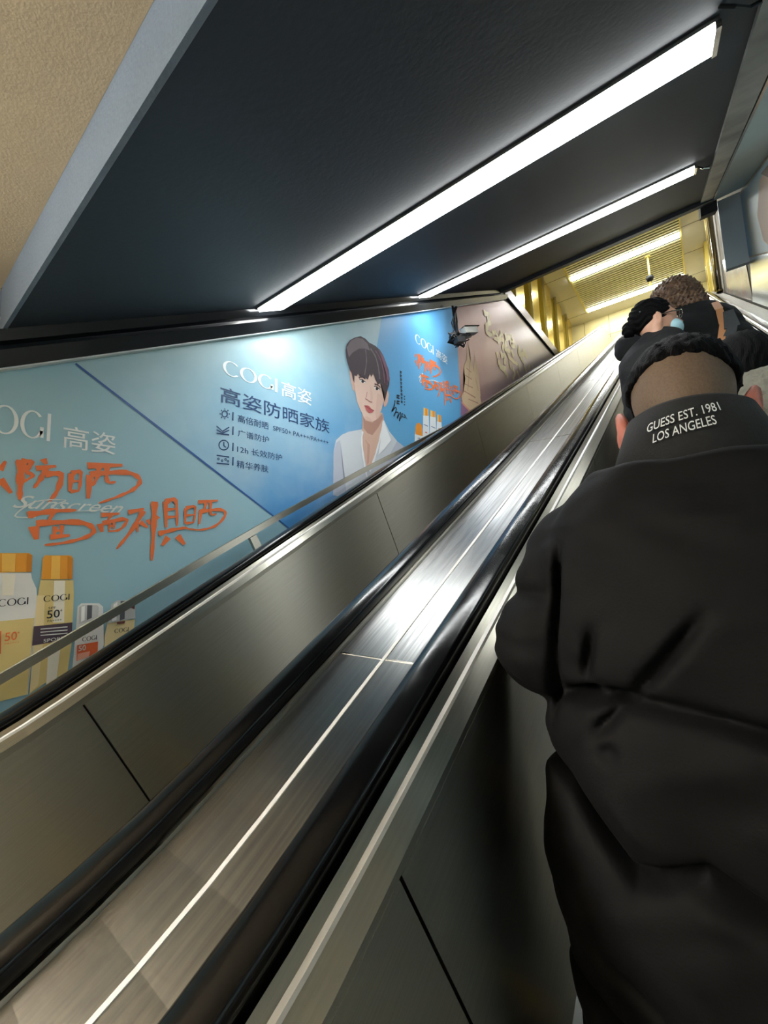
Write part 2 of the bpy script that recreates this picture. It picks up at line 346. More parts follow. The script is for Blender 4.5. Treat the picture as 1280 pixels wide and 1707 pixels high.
# ------------------------------------------------------------------ escalators
def rail_sec(xc):
    pts = []
    for i in range(13):
        a = math.pi*i/12; pts.append((xc-.046*math.cos(a)*-1, -.728+.024*math.sin(a)**.7))
    pts += [(xc-.046, -.75), (xc-.03, -.755), (xc+.03, -.755), (xc+.046, -.75)]
    return pts
def escalator(xc, label):
    y, z, _, _ = frame(T0)
    t = thing('escalator', label, 'escalator', (xc*U, 0.2, 0), None)
    for sg in (-1, 1):
        X = lambda d: xc+sg*d
        sweep('handrail', rail_sec(X(.625)), M['rubber'], t, smooth=True)
        sweep('handrail_guide', [(X(.6), -.80), (X(.65), -.80), (X(.65), -.757), (X(.6), -.757)], M['gap'], t)
        sweep('inner_deck', [(X(.573), -.752), (X(.58), -.80), (X(.507), -.83), (X(.5), -.80), (X(.545), -.775), (X(.567), -.757)], M['panel'], t)
        sweep('bright_bead', [(X(.553), -.772), (X(.553), -.765), (X(.543), -.768), (X(.540), -.781)], M['bead'], t)
        edges = [T0, -1.9, .298, 2.65, 5.0, 7.35, 9.7, 12.05, 14.4, 16.75, 19.1, T1]
        for a, b in zip(edges, edges[1:]):
            sweep('balustrade_panel', [(X(.505), -.83), (X(.52), -.83), (X(.52), -2.1), (X(.505), -2.1)], M['panel'], t, a+.004, b-.004)
        sweep('panel_backing', [(X(.525), -.84), (X(.54), -.84), (X(.54), -2.08), (X(.525), -2.08)], M['gap'], t)
        sweep('skirt_ledge', [(X(.503), -2.085), (X(.43), -2.10), (X(.43), -2.12), (X(.503), -2.12)], M['skirt'], t)
        sweep('skirt', [(X(.43), -2.121), (X(.44), -2.121), (X(.44), -2.6), (X(.43), -2.6)], M['skirt'], t)
        sweep('skirt_brush', [(X(.428), -2.125), (X(.412), -2.135), (X(.412), -2.14), (X(.428), -2.14)], M['black'], t)
    # steps
    hw = .41*U; sd = .40; rise = sd*math.tan(TH)
    mb = MB(); mb.box((-hw, 0, -.03), (hw, sd, -.012))
    for i in range(27):
        x = -hw+.008+i*(2*hw-.016)/26; mb.box((x-.0035, 0, -.012), (x+.0035, sd, 0))
    rb = MB().box((-hw, 0, -rise-.03), (hw, .012, -.013)); rb.box((-hw, .012, -.2), (hw, sd-.02, -.03))
    yb = MB().box((-hw, -.002, -.0125), (hw, .02, .001))
    tread = riser = edge = None
    zline = lambda y: ZC+(-2.15*U)/CT+y*math.tan(TH)
    y = .12-.27
    while y < 11.2:
        z = max(0.0, min(zline(y+.2), ZC+5.95*U))
        if tread is None:
            tread = mb.build('step', M['stepmetal'], None); tread.parent = t; tread.matrix_parent_inverse = Matrix.Translation(-t.location)
            riser = rb.build('riser', M['black'], tread); edge = yb.build('step_edge', mat('yellow step edge', (190, 160, 50), .5), tread)
            riser.matrix_parent_inverse = Matrix(); edge.matrix_parent_inverse = Matrix()
            tread.location = (xc*U, y, z)
        else:
            c = tread.copy(); C.objects.link(c); c.parent = t; c.matrix_parent_inverse = Matrix.Translation(-t.location); c.location = (xc*U, y, z)
            for ch in (riser, edge):
                d = ch.copy(); C.objects.link(d); d.parent = c; d.matrix_parent_inverse = Matrix()
        y += sd
    return t
escalator(-1.685, 'left-hand escalator with black handrails and steel sides, nearest the poster wall')
escalator(0, 'right-hand escalator with black handrails that the people are riding')
# deck between the two escalators
t = thing('divider_deck', 'worn steel deck with a centre seam between the two escalators', 'deck', (-.845*U, .3, .6))
jd = [T0, -1.6, .75, 3.1, 5.45, 7.8, 10.15, 12.5, 14.85, 17.2, 19.5, T1]
for a, b in zip(jd, jd[1:]):
    sweep('deck_plate', [(-1.0, -.775), (-.824, -.775), (-.824, -.762), (-1.0, -.762)], M['deck'], t, a+.003, b-.003)
    sweep('deck_plate', [(-.812, -.775), (-.668, -.775), (-.668, -.762), (-.812, -.762)], M['deck'], t, a+.003, b-.003)
    sweep('joint_strip', [(-1.0, -.776), (-.668, -.776), (-.668, -.7605), (-1.0, -.7605)], M['trim'], t, b-.003, b+.003) if b < T1 else None
sweep('seam_strip', [(-.824, -.776), (-.812, -.776), (-.812, -.7595), (-.824, -.7595)], M['bead'], t)
sweep('raised_edge', [(-1.022, -.775), (-1.002, -.775), (-1.002, -.752), (-1.022, -.752)], M['panel'], t)
sweep('core', [(-1.02, -2.1), (-.668, -2.1), (-.668, -.78), (-1.02, -.78)], M['gap'], t)
# outer cladding of the two outer balustrades
for a, b, lab in ((-2.352, -2.42, 'steel cladding of the left balustrade facing the poster wall'), (.668, XR-.03, 'steel cover strip between the right handrail and the right wall')):
    x0, x1 = min(a, b), max(a, b)
    o = sweep('cladding', [(x0, -.80), (x1, -.80), (x1, -.765), (x0, -.765)], M['panel']); tag(o, lab, 'cladding')
# guard bar between handrail and wall
t = thing('guard_rail', 'flat steel guard bar running between the left handrail and the poster wall', 'rail', P(-2.6, 1.5, -.7))
key = [(-3.2, -.70), (-.2, -.655), (1.9, -.645), (3.0, -.685), (4.2, -.745), (5.4, -.80)]
v = []; f = []
for s_, n_ in key:
    for dx, dn in ((-.012, -.045), (.012, -.045), (.012, 0), (-.012, 0)): v.append(FP(-2.6+dx, s_, n_+dn))
for i in range(len(key)-1):
    for k in range(4): f.append((i*4+k, i*4+(k+1) % 4, i*4+4+(k+1) % 4, i*4+4+k))
f += [(3, 2, 1, 0), tuple(len(v)-4+k for k in range(4))]
obj('bar', v, f, M['panel'], t)
for s_ in (-1.2, 1.62, 4.4):
    nn = np.interp(s_, [k[0] for k in key], [k[1] for k in key])
    mbk = MB(); mbk.hexa([FP(a_, b_, c_) for c_ in (-1.395, nn-.047) for a_, b_ in ((-2.615, s_), (-2.585, s_), (-2.585, s_+.06), (-2.615, s_+.06))])
    mbk.hexa([FP(a_, b_, c_) for c_ in (-1.40, -1.385) for a_, b_ in ((-2.65, s_-.04), (-2.55, s_-.04), (-2.55, s_+.10), (-2.65, s_+.10))])
    mbk.build('post', M['panel'], t)

# ------------------------------------------------------------------ printed walls
XW = XL*U+.004
def sn(px, py, x=XW):
    p = on_x(px, py, x); y = p.y/U; z = (p.z-ZC)/U
    return y*CT+z*ST, z*CT-y*ST
def LW(s, n, o=0): return Vector((XW+o, (s*CT-n*ST)*U, (s*ST+n*CT)*U+ZC))
def on_line(a, b, n):        # s where the line through two (s, n) points reaches height n
    return a[0]+(b[0]-a[0])*(n-a[1])/(b[1]-a[1])
def flat(name, pts, material, parent, thick=.0015):   # thin sheet on a wall: front outline + back
    k = len(pts); d = Vector((-thick if pts[0].x < 0 else thick, 0, 0))
    v = list(pts)+[p+d for p in pts]
    bm = bmesh.new(); vs = [bm.verts.new(p) for p in pts]; fc = bm.faces.new(vs); bmesh.ops.triangulate(bm, faces=[fc])
    fs = [[q.index for q in ()]]; bm.verts.index_update(); fs = [[q.index for q in f_.verts] for f_ in bm.faces]; bm.free()
    f = fs+[[i+k for i in q][::-1] for q in fs]+[(i, (i+1) % k, k+(i+1) % k, k+i) for i in range(k)]
    return obj(name, v, f, material, parent)
def px_poly(pts, o): return [on_x(a, b, XW+o) for a, b in pts]
TOPN, BOTN = .683, -1.35; SBB = 2.5
A1, A2 = sn(125, 605), sn(465, 868)
B1, B2 = sn(634, 540), sn(606, 660)
YC = 5.5
nC = lambda n: (YC+n*ST)/CT   # s on the vertical end of the blue print at height n
poster = thing('advertising_poster', 'long light blue sunscreen advert with a young man in a white blazer, left wall', 'poster', LW(3, 0))
z_ = ZC
m_a = sheetmat('pale blue print', [(0, (140, 188, 212)), (.5, (152, 194, 210)), (1, (160, 196, 206))], .5, 2, ZC-.9, ZC+1.1, .25, (170, 200, 205))
m_b = sheetmat('sky print', [(0, (70, 138, 200)), (.35, (104, 166, 212)), (.65, (138, 186, 212)), (1, (158, 192, 198))], .5, 2, -.35, .55, .5, (196, 218, 220), rot=-TH, cscale=2.2)
for q in m_b.node_tree.nodes:
    if q.type == 'MAP_RANGE' and abs(q.inputs[1].default_value+.35) < .01: q.inputs[1].default_value = ZC*CT-.62; q.inputs[2].default_value = ZC*CT+.5
m_c = sheetmat('clear blue print', [(0, (96, 170, 214)), (1, (84, 160, 218))], .5, 2, ZC, ZC+3, .3, (130, 190, 222))
flat('sheet', [LW(-2.2, TOPN), LW(-2.2, BOTN), LW(on_line(A1, A2, BOTN), BOTN), LW(on_line(A1, A2, TOPN), TOPN)], m_a, poster)
flat('sheet', [LW(on_line(A1, A2, TOPN), TOPN), LW(on_line(A1, A2, BOTN), BOTN), LW(SBB, BOTN), LW(on_line(B1, B2, TOPN), TOPN)], m_b, poster)
flat('sheet', [LW(on_line(B1, B2, TOPN), TOPN), LW(SBB, BOTN), LW(nC(BOTN), BOTN), LW(nC(TOPN), TOPN)], m_c, poster).data.transform(Matrix.Translation((.0006, 0, 0)))
class Pen:
    """collects flat strokes and shapes of one colour on the left wall"""
    def __init__(s, o, pf=None): s.v = []; s.f = []; s.o = o; s.pf = pf or (lambda a, b: on_x(a, b, XW+o))
    def poly(s, pts):
        p = [s.pf(a, b) for a, b in pts]; s.poly3(p)
    def poly3(s, p):
        bm = bmesh.new(); fc = bm.faces.new([bm.verts.new(q) for q in p]); bmesh.ops.triangulate(bm, faces=[fc]); bm.verts.index_update()
        b = len(s.v); s.k = getattr(s, 'k', 0)+1; lift = Vector((.00004*s.k*(1 if s.o > 0 and p[0].x < 0 else -1), 0, 0)); s.v += [q.co+lift for q in bm.verts]; s.f += [tuple(b+q.index for q in f_.verts) for f_ in bm.faces]; bm.free()
    def stroke(s, pts, w, taper=.35, smooth=True, raw=False):
        p = pts if raw else [s.pf(a, b) for a, b in pts]
        if smooth and len(p) > 2:
            q = []
            for i in range(len(p)-1):
                a, b, c, d = p[max(i-1, 0)], p[i], p[i+1], p[min(i+2, len(p)-1)]
                for k in range(5):
                    t = k/5; q.append(.5*((2*b)+(c-a)*t+(2*a-5*b+4*c-d)*t*t+(3*b-a-3*c+d)*t**3))
            p = q+[p[-1]]
        n = len(p); b0 = len(s.v); s.k = getattr(s, 'k', 0)+1; lift = Vector((.00004*s.k*(1 if s.o > 0 and p[0].x < 0 else -1), 0, 0))
        for i in range(n):
            d = (p[min(i+1, n-1)]-p[max(i-1, 0)]); d = Vector((0, d.y, d.z)); d = d.normalized() if d.length > 1e-9 else Vector((0, 1, 0))
            nr = Vector((0, -d.z, d.y)); ww = w*.5*(1-(1-taper)*(i/max(n-1, 1))**1.5)*(.8+.2*math.sin(i*1.7))
            s.v += [p[i]+nr*ww+lift, p[i]-nr*ww+lift]
        for i in range(n-1): s.f.append((b0+2*i, b0+2*i+1, b0+2*i+3, b0+2*i+2))
    def build(s, name, material, parent): return obj(name, s.v, s.f, material, parent)
def text_mesh(body, bold=0, shear=0):
    c = bpy.data.curves.new('lettering', 'FONT'); c.body = body; c.resolution_u = 3; c.offset = bold; c.shear = shear
    o = bpy.data.objects.new('lettering', c); C.objects.link(o)
    dg = bpy.context.evaluated_depsgraph_get(); me = bpy.data.meshes.new_from_object(o.evaluated_get(dg))
    v = [q.co.copy() for q in me.vertices]; f = [tuple(q.vertices) for q in me.polygons]
    bpy.data.objects.remove(o); bpy.data.curves.remove(c); bpy.data.meshes.remove(me)
    xs = [q.x for q in v]; ys = [q.y for q in v]; x0, x1, y0, y1 = min(xs), max(xs), min(ys), max(ys)
    return [((q.x-x0)/(x1-x0), (q.y-y0)/(y1-y0)) for q in v], f
def cogi_mesh():
    """the four serif-less display capitals C O G I with thick and thin strokes, in a unit box"""
    V = []; Fc = []
    def ring(cx, cy, rx, ry, th, tw, a0, a1):
        n = 36; b = len(V)
        for i in range(n+1):
            a = math.radians(a0+(a1-a0)*i/n); c_, s_ = math.cos(a), math.sin(a)
            V.append((cx+rx*c_, cy+ry*s_)); V.append((cx+(rx-tw)*c_, cy+(ry-th)*s_))
        for i in range(n): Fc.append((b+2*i, b+2*i+2, b+2*i+3, b+2*i+1))
    ring(.15, .5, .15, .5, .055, .05, 42, 318)
    ring(.445, .5, .155, .5, .055, .05, 0, 360)
    ring(.77, .5, .15, .5, .055, .05, 42, 338)
    b = len(V); V.extend([(.865, .08), (.915, .08), (.915, .46), (.865, .46)]); Fc.append((b, b+1, b+2, b+3))
    b = len(V); V.extend([(.955, 0), (1, 0), (1, 1), (.955, 1)]); Fc.append((b, b+1, b+2, b+3))
    return V, Fc
def put(pen, mesh, pL, pR, pT, x=XW):
    """fit unit-box lettering to the wall: left foot, right foot, left top given in the photograph"""
    a, b, c = on_x(*pL, x), on_x(*pR, x), on_x(*pT, x)
    z0 = (a.z+b.z)/2; h = c.z-a.z; V, Fc = mesh; b0 = len(pen.v)
    pen.v += [Vector((x+pen.o, a.y+(b.y-a.y)*u, z0+h*v)) for u, v in V]; pen.f += [tuple(b0+i for i in q) for q in Fc]
# white lettering
def letters(name, jobs, material, o=.002, parent=None):
    p = Pen(o)
    for j in jobs: put(p, *j)
    return p.build(name, material, parent or poster)
letters('brand_lettering', [(cogi_mesh(), (-62, 712), (83, 737), (-62, 660)), (text_mesh('高姿', .004), (104, 748), (192, 757), (104, 710))], M['white'])
letters('brand_lettering', [(cogi_mesh(), (371, 622), (462, 655), (371, 597)), (text_mesh('高姿', .004), (469, 661), (519, 676), (469, 635))], M['white'])
letters('brand_lettering', [(cogi_mesh(), (692, 572), (722.5, 590), (692, 557)), (text_mesh('高姿', .002), (727, 597), (745.5, 606), (727, 583))], M['white'])
# dark blue lettering and symbols
letters('headline_lettering', [(text_mesh('高姿防晒家族', .004), (367, 668), (549, 725), (367, 640))], M['navy'])
def circ(cx, cy, rx, ry, n=14): return [(cx+rx*math.cos(2*math.pi*i/n), cy+ry*math.sin(2*math.pi*i/n)) for i in range(n+1)]
rows = [[(text_mesh('高倍耐晒'), (396, 703), (447, 717), (396, 690)), (text_mesh('SPF50+ PA+++/PA++++'), (455, 718), (547, 741), (455, 710))],
        [(text_mesh('广谱防护'), (396, 728), (448, 739), (396, 716))], [(text_mesh('12h 长效防护'), (395, 755), (470, 768), (395, 743))],
        [(text_mesh('精华养肤'), (394, 780), (447, 788), (394, 767))]]
for i, (jobs, y_) in enumerate(zip(rows, (695, 719, 746, 770))):
    pn = Pen(.002)
    for j in jobs: put(pn, *j)
    pn.stroke([(388.5, y_-8), (388, y_+6)], .008, 1, False)
    if i == 0:
        pn.stroke(circ(374.5, 690, 4.5, 5), .008, 1)
        for q in range(8):
            a = math.pi*q/4; pn.stroke([(374.5+6.5*math.cos(a), 690+7*math.sin(a)), (374.5+8.5*math.cos(a), 690+9*math.sin(a))], .007, 1, False)
    elif i == 1:
        pn.stroke([(361, 710), (371, 719), (382, 712)], .007, 1, False); pn.stroke([(361, 716), (371, 722), (382, 717)], .007, 1, False); pn.stroke([(361, 722), (382, 725)], .007, 1, False)
    elif i == 2:
        pn.stroke(circ(373, 742, 8, 8), .007, 1); pn.stroke([(373, 737), (373, 743), (377, 746)], .007, 1, False)
    else:
        pn.stroke([(361, 759), (382, 762)], .007, 1, False); pn.stroke([(361, 772), (382, 774)], .007, 1, False)
        for a, b in ((364, 765), (370, 768), (376, 766), (380, 769)): pn.stroke(circ(a, b, 1.5, 1.5, 6), .005, 1)
    pn.build('list_line_lettering', M['navy'], poster)
pl = Pen(.002); pl.stroke([(126, 606), (300, 740), (466, 868), (520, 911)], .011, 1, False); pl.build('border_line', M['lineblue'], poster)
# orange brush writing
K = 2.667
BR = [
 ([(0,650),(25,610)],.9),([(0,690),(50,752)],1.2),([(0,712),(28,700)],.8),([(95,605),(90,700),(88,782)],1.3),([(95,610),(140,616),(115,655),(148,672),(105,702)],.9),
 ([(160,642),(250,632)],1),([(192,600),(206,624)],1.1),([(205,640),(180,690),(150,730)],.9),([(200,668),(270,670),(255,740),(215,795)],1.1),
 ([(318,665),(310,745)],1.1),([(318,665),(358,660),(352,740)],.9),([(312,700),(350,698)],.7),([(312,745),(352,741)],.8),
 ([(388,630),(545,628)],1.3),([(400,672),(392,776)],1.3),([(440,635),(432,680),(412,720)],.9),([(475,632),(478,700),(515,702)],.9),([(398,668),(560,660),(621,690),(600,730),(530,765),(440,797)],1),
 ([(122,850),(230,833),(340,828)],1.1),([(238,835),(215,880)],.8),([(150,900),(162,958)],1.6),([(160,886),(350,882),(415,910),(395,942),(300,970),(198,983)],1),
 ([(245,900),(240,945)],.8),([(275,895),(272,942)],.8),([(242,920),(276,917)],.6),([(222,948),(310,940)],1),
 ([(450,850),(530,843)],.9),([(495,850),(478,872)],.7),([(444,888),(453,925)],1.2),([(455,886),(545,868),(562,880),(530,915),(480,922)],.8),([(485,885),(487,915)],.6),([(506,880),(506,912)],.6),([(486,900),(508,896)],.5),
 ([(570,838),(640,822)],1),([(637,830),(590,910),(518,1000)],1),([(610,868),(612,925)],.7),([(622,880),(655,905)],1),
 ([(687,790),(683,900),(674,1052)],1.3),([(655,870),(665,892)],.9),([(703,855),(690,872)],.9),([(735,790),(738,905)],1.1),([(735,792),(780,786),(787,898)],1.1),([(740,826),(780,822)],.8),([(740,860),(782,856)],.8),
 ([(704,933),(770,915),(832,905)],1),([(747,948),(720,985)],1.4),([(788,942),(820,980)],1.5),
 ([(825,820),(822,888)],.8),([(825,820),(866,815),(860,886)],.8),([(826,852),(861,848)],.6),([(824,886),(861,882)],.7),
 ([(880,792),(968,785)],.9),([(892,830),(885,890)],.9),([(915,796),(905,830),(890,850)],.7),([(936,792),(936,845),(962,845)],.7),([(885,834),(980,826),(1000,850),(960,895),(895,915),(825,910)],.8)]
po = Pen(.0025)
for st, w_ in BR: po.stroke([(a/K, b/K+540) for a, b in st], .026*w_)
# the same writing, smaller, on the clear blue part
L0, L1 = on_x(83, 737, XW), on_x(192, 757, XW); R0, R1 = on_x(722.5, 590, XW), on_x(745.5, 606, XW)
kx = (R1.y-R0.y)/(L1.y-L0.y)*.80
def remap(a, b):
    p = on_x(a, b, XW); return Vector((XW+.0025, R0.y+(p.y-L0.y)*kx-.20, R0.z+(p.z-L0.z)*kx-.03))
pr = Pen(.0025, remap)
for st, w_ in BR: pr.stroke([(a/K, b/K+540) for a, b in st], .034*w_)
pr.build('orange_brush_writing', M['orange'], poster)
po.build('orange_brush_writing', M['orange'], poster)
pc = Pen(.003); put(pc, text_mesh('Sunscreen', 0, .6), (20, 856), (205, 848), (20, 834))
pc.stroke([(60, 862), (25, 860), (60, 836), (110, 834), (85, 845), (130, 852), (205, 846)], .006, .5)
pc.stroke([(698, 630), (705, 622), (700, 637), (722, 634), (745, 645)], .012, .5)
pc.build('script_lettering', M['offwhite'], poster)
# small dark writing and signature
pk = Pen(.002)
for i in range(9):
    x_, y_ = 668+.2*i, 620+i*6.2
    pk.stroke([(x_-1.6, y_-1), (x_+1.6, y_)], .012, .8, False); pk.stroke([(x_, y_-2), (x_-.4, y_+2.2)], .01, .8, False); pk.stroke([(x_-1.4, y_+1.6), (x_+1.4, y_+2.2)], .008, .8, False)
for i in range(2):
    x_, y_ = 663.5, 661+i*9.5
    pk.stroke([(x_-2.4, y_-2), (x_+2.4, y_-1)], .014, .8, False); pk.stroke([(x_, y_-3), (x_-.4, y_+3.2)], .014, .8, False); pk.stroke([(x_-2.4, y_+2), (x_+2.2, y_+3)], .014, .8, False); pk.stroke([(x_-2, y_-2), (x_-2.2, y_+3)], .01, .8, False)
for i in range(4):
    x_, y_ = 674, 661+i*4.6
    pk.stroke([(x_-1, y_-.6), (x_+1, y_)], .01, .8, False); pk.stroke([(x_, y_-1), (x_, y_+1.4)], .008, .8, False)
G = 6.095
sig = [(598,775),(590,830),(565,890),(600,850),(612,870),(585,940),(605,900),(632,905),(620,960),(650,900),(655,925),(640,985),(660,950),(675,905),(668,935),(700,950),(690,915),(722,970)]
pk.stroke([(560+a/G, 540+b/G) for a, b in sig], .014, .6)
pk.build('signature', M['ink'], poster)

def art(name, layers, parent, pf, base=.0022):
    """a printed picture: coloured flat shapes, later ones over earlier ones, as one mesh with several inks"""
    me_v = []; me_f = []; idx = []; mats = []
    for k, (rgb, polys) in enumerate(layers):
        pen = Pen(base+.00035*k, (lambda a, b, o=base+.00035*k: pf(a, b, o)))
        for pl_ in polys:
            if isinstance(pl_, tuple): pen.stroke(pl_[0], pl_[1], 1 if len(pl_) < 3 else pl_[2])
            else: pen.poly(pl_)
        mname = 'print ink %d %d %d' % rgb; mt = bpy.data.materials.get(mname) or mat(mname, rgb, .6)
        if mt not in mats: mats.append(mt)
        b = len(me_v); me_v += pen.v; me_f += [tuple(b+i for i in q) for q in pen.f]; idx += [mats.index(mt)]*len(pen.f)
    o = obj(name, me_v, me_f, mats[0], parent)
    for q in mats[1:]: o.data.materials.append(q)
    o.data.polygons.foreach_set('material_index', idx[:len(o.data.polygons)])
    return o
pfG = lambda a, b, o: on_x(560+a/G, 540+b/G, XW+o)
def ell(cx, cy, rx, ry, n=16, t=0):
    return [(cx+rx*math.cos(2*math.pi*i/n)*math.cos(t)-ry*math.sin(2*math.pi*i/n)*math.sin(t), cy+rx*math.cos(2*math.pi*i/n)*math.sin(t)+ry*math.sin(2*math.pi*i/n)*math.cos(t)) for i in range(n)]
art('portrait', [
 ((208,214,220), [[(-30,1740),(-25,1300),(0,1180),(60,1125),(130,1095),(265,1070),(300,1200),(330,1500),(340,1700),(200,1780)],
                  [(480,960),(540,1090),(620,1190),(740,1285),(760,1320),(560,1440),(330,1620),(330,1500),(400,1300),(440,1150)]]),
 ((186,192,206), [[(-30,1740),(-25,1300),(0,1210),(40,1180),(60,1300),(80,1560),(110,1740)], [(620,1190),(740,1285),(600,1380),(500,1400),(560,1300)]]),
 ((214,178,160), [[(270,920),(470,900),(485,960),(478,1050),(440,1180),(400,1310),(345,1480),(318,1500),(285,1330),(262,1180),(268,1050)]]),
 ((186,142,126), [[(275,930),(300,985),(370,1000),(430,960),(470,910),(478,960),(430,1050),(370,1130),(320,1110),(280,1060)]]),
 ((200,158,140), [[(320,1200),(345,1230),(335,1400),(315,1440)], ([(300,1180),(330,1260),(325,1420)], .01)]),
 ((232,200,184), [[(178,470),(185,600),(198,700),(215,790),(238,850),(262,900),(285,955),(325,985),(370,993),(410,970),(440,925),(462,870),(480,800),(494,740),(505,640),(505,520),(430,380),(260,380)]]),
 ((222,184,166), [[(133,460),(165,500),(185,590),(192,690),(170,665),(150,580)], [(497,700),(530,675),(538,720),(528,790),(508,835),(486,842),(484,790)]]),
 ((225,190,174), [[(420,700),(494,740),(462,870),(440,925),(410,970),(400,900)], [(345,620),(372,700),(378,760),(360,800),(335,795),(350,740)], [(290,950),(325,985),(370,993),(350,960),(310,935)]]),
 ((96,70,72), [([(232,548),(262,538),(300,556)], .016), ([(392,612),(425,622),(452,648)], .016)]),
 ((250,244,240), [ell(270,583,33,17,12,.35), ell(415,655,33,17,12,.45)]),
 ((48,34,36), [ell(272,583,15,16), ell(417,656,15,16), ([(240,566),(268,566),(300,592)], .009), ([(388,634),(418,640),(446,668)], .009)]),
 ((170,110,104), [([(300,762),(320,772),(345,790),(368,795)], .01), ([(318,690),(308,735),(300,762)], .005)]),
 ((200,104,104), [[(288,828),(318,826),(340,838),(360,862),(386,880),(370,900),(335,905),(310,880)]]),
 ((150,70,74), [([(288,830),(320,846),(350,868),(386,880)], .008)]),
 ((64,50,58), [[(98,270),(108,210),(140,165),(190,138),(250,124),(300,150),(335,188),(400,222),(445,262),(480,320),(510,400),(535,470),(546,560),(540,620),(524,665),(512,720),(494,795),(484,740),(490,690),(474,640),(450,600),(425,618),(400,560),(378,500),(358,540),(345,500),(325,565),(300,548),(285,560),(262,520),(248,546),(225,505),(205,530),(188,520),(186,600),(172,560),(160,500),(140,470),(118,400),(104,340)]]),
 ((118,104,110), [[(108,240),(150,170),(210,140),(270,150),(320,200),(345,270),(290,250),(230,250),(170,290),(130,340)], ([(350,250),(400,330),(430,440),(445,560)], .018), ([(300,260),(310,380),(290,520)], .012)]),
 ((126,84,104), [[(440,270),(480,330),(515,420),(540,520),(542,600),(520,560),(500,470),(470,380)], ([(400,270),(450,360),(480,470),(495,600)], .014), ([(430,260),(480,360),(512,480),(520,620)], .01)]),
 ((240,242,244), [([(270,1090),(262,1200),(285,1400),(325,1600)], .022), ([(484,985),(450,1150),(405,1320),(345,1500)], .022), [(486,985),(520,1080),(560,1180),(500,1260),(430,1330),(455,1180),(470,1080)]]),
], poster, pfG)
H_ = 2.667
pfB = lambda a, b, o: on_x(a/H_, 880+b/H_, XW+o)
def rr(x0, y0, x1, y1, sl=0, r=10):   # box with softened corners, sl tilts its top and foot
    return [(x0, y0+r), (x0+r, y0), (x1-r, y0+sl), (x1, y0+r+sl), (x1, y1+sl), (x0, y1)]
art('bottle_picture', [
 ((236,238,236), [[(-60,205),(0,198),(138,200),(142,225),(162,270),(166,330),(140,560),(125,740),(-80,790)], [(342,420),(345,350),(362,335),(440,335),(458,350),(462,520),(440,580),(400,600),(320,640),(335,480)]]),
 ((228,208,140), [[(-60,420),(0,415),(152,400),(132,600),(120,740),(-70,790),(-60,600)], [(180,232),(326,232),(328,300),(318,520),(300,640),(200,690),(130,740),(150,500),(168,300)]]),
 ((240,222,170), [[(165,300),(200,300),(190,520),(170,700),(132,735),(148,500)], [(478,420),(600,405),(595,460),(560,500),(462,560),(465,480)]]),
 ((246,242,226), [[(240,235),(290,235),(285,420),(235,422)], [(10,205),(70,205),(60,300),(10,300)], [(215,530),(270,525),(250,680),(205,700)]]),
 ((234,160,52), [[(-60,112),(130,112),(144,122),(140,196),(-60,200)], [(200,122),(314,122),(325,135),(322,228),(183,230),(190,135)]]),
 ((248,196,92), [[(8,114),(70,114),(66,196),(8,196)], [(230,124),(268,124),(266,228),(226,228)]]),
 ((212,136,36), [[(120,114),(144,122),(140,196),(116,196)], [(300,124),(325,135),(322,228),(300,228)]]),
 ((78,64,78), [[(150,438),(322,420),(320,470),(290,486),(230,508),(142,524)]]),
 ((200,204,206), [[(352,352),(368,343),(430,343),(438,352),(436,405),(350,428)], [(495,340),(520,322),(575,322),(600,345),(602,400),(480,425)]]),
 ((96,100,106), [[(388,344),(410,344),(408,400),(386,410)], [(536,324),(556,324),(554,405),(532,412)]]),
 ((250,252,252), [[(362,350),(378,346),(376,410),(360,418)], [(505,340),(522,328),(518,410),(498,415)]]),
 ((120,70,66), [[(560,324),(575,322),(600,345),(598,362),(566,350)], [(520,418),(556,414),(554,424),(520,428)]]),
 ((222,104,58), [[(342,522),(436,505),(434,548),(400,570),(340,592)], [(-30,460),(6,458),(4,560),(-30,565)]]),
 ((236,170,150), [[(345,560),(400,548),(395,572),(342,592)]]),
], poster, pfB)
B = lambda a, b: (a/H_, 880+b/H_)
letters('bottle_lettering', [(cogi_mesh(), B(-12,345), B(122,345), B(-12,312))], M['ink'], .0085)
letters('bottle_lettering', [(cogi_mesh(), B(190,325), B(305,324), B(190,297)), (text_mesh('50', .01), B(205,398), B(262,402), B(205,362)), (text_mesh('+'), B(264,372), B(274,372), B(264,360)), (text_mesh('SPF'), B(212,360), B(245,360), B(212,350)), (text_mesh('PA++++'), B(208,416), B(270,416), B(208,405))], M['ink'], .0085)
letters('bottle_lettering', [(cogi_mesh(), B(362,500), B(426,500), B(362,480))], M['ink'], .0085)
letters('bottle_lettering', [(cogi_mesh(), B(505,465), B(568,462), B(505,446))], M['ink'], .0085)
letters('bottle_lettering', [(text_mesh('50', .01), B(18,500), B(72,500), B(18,462)), (text_mesh('+'), B(74,470), B(84,470), B(74,458)), (text_mesh('PA++++'), B(18,514), B(82,514), B(18,506))], M['orange'], .0088)
pb = Pen(.0092)
put(pb, text_mesh('SPORT', .01), B(190,507), B(285,497), B(190,492))
for yy in (448, 462, 476): pb.stroke([B(180,yy+2), B(300,yy-8)], .004, 1, False)
pb.build('bottle_lettering', M['offwhite'], poster)
letters('bottle_lettering', [(text_mesh('50', .01), B(345,548), B(378,542), B(345,524))], M['offwhite'], .0092)
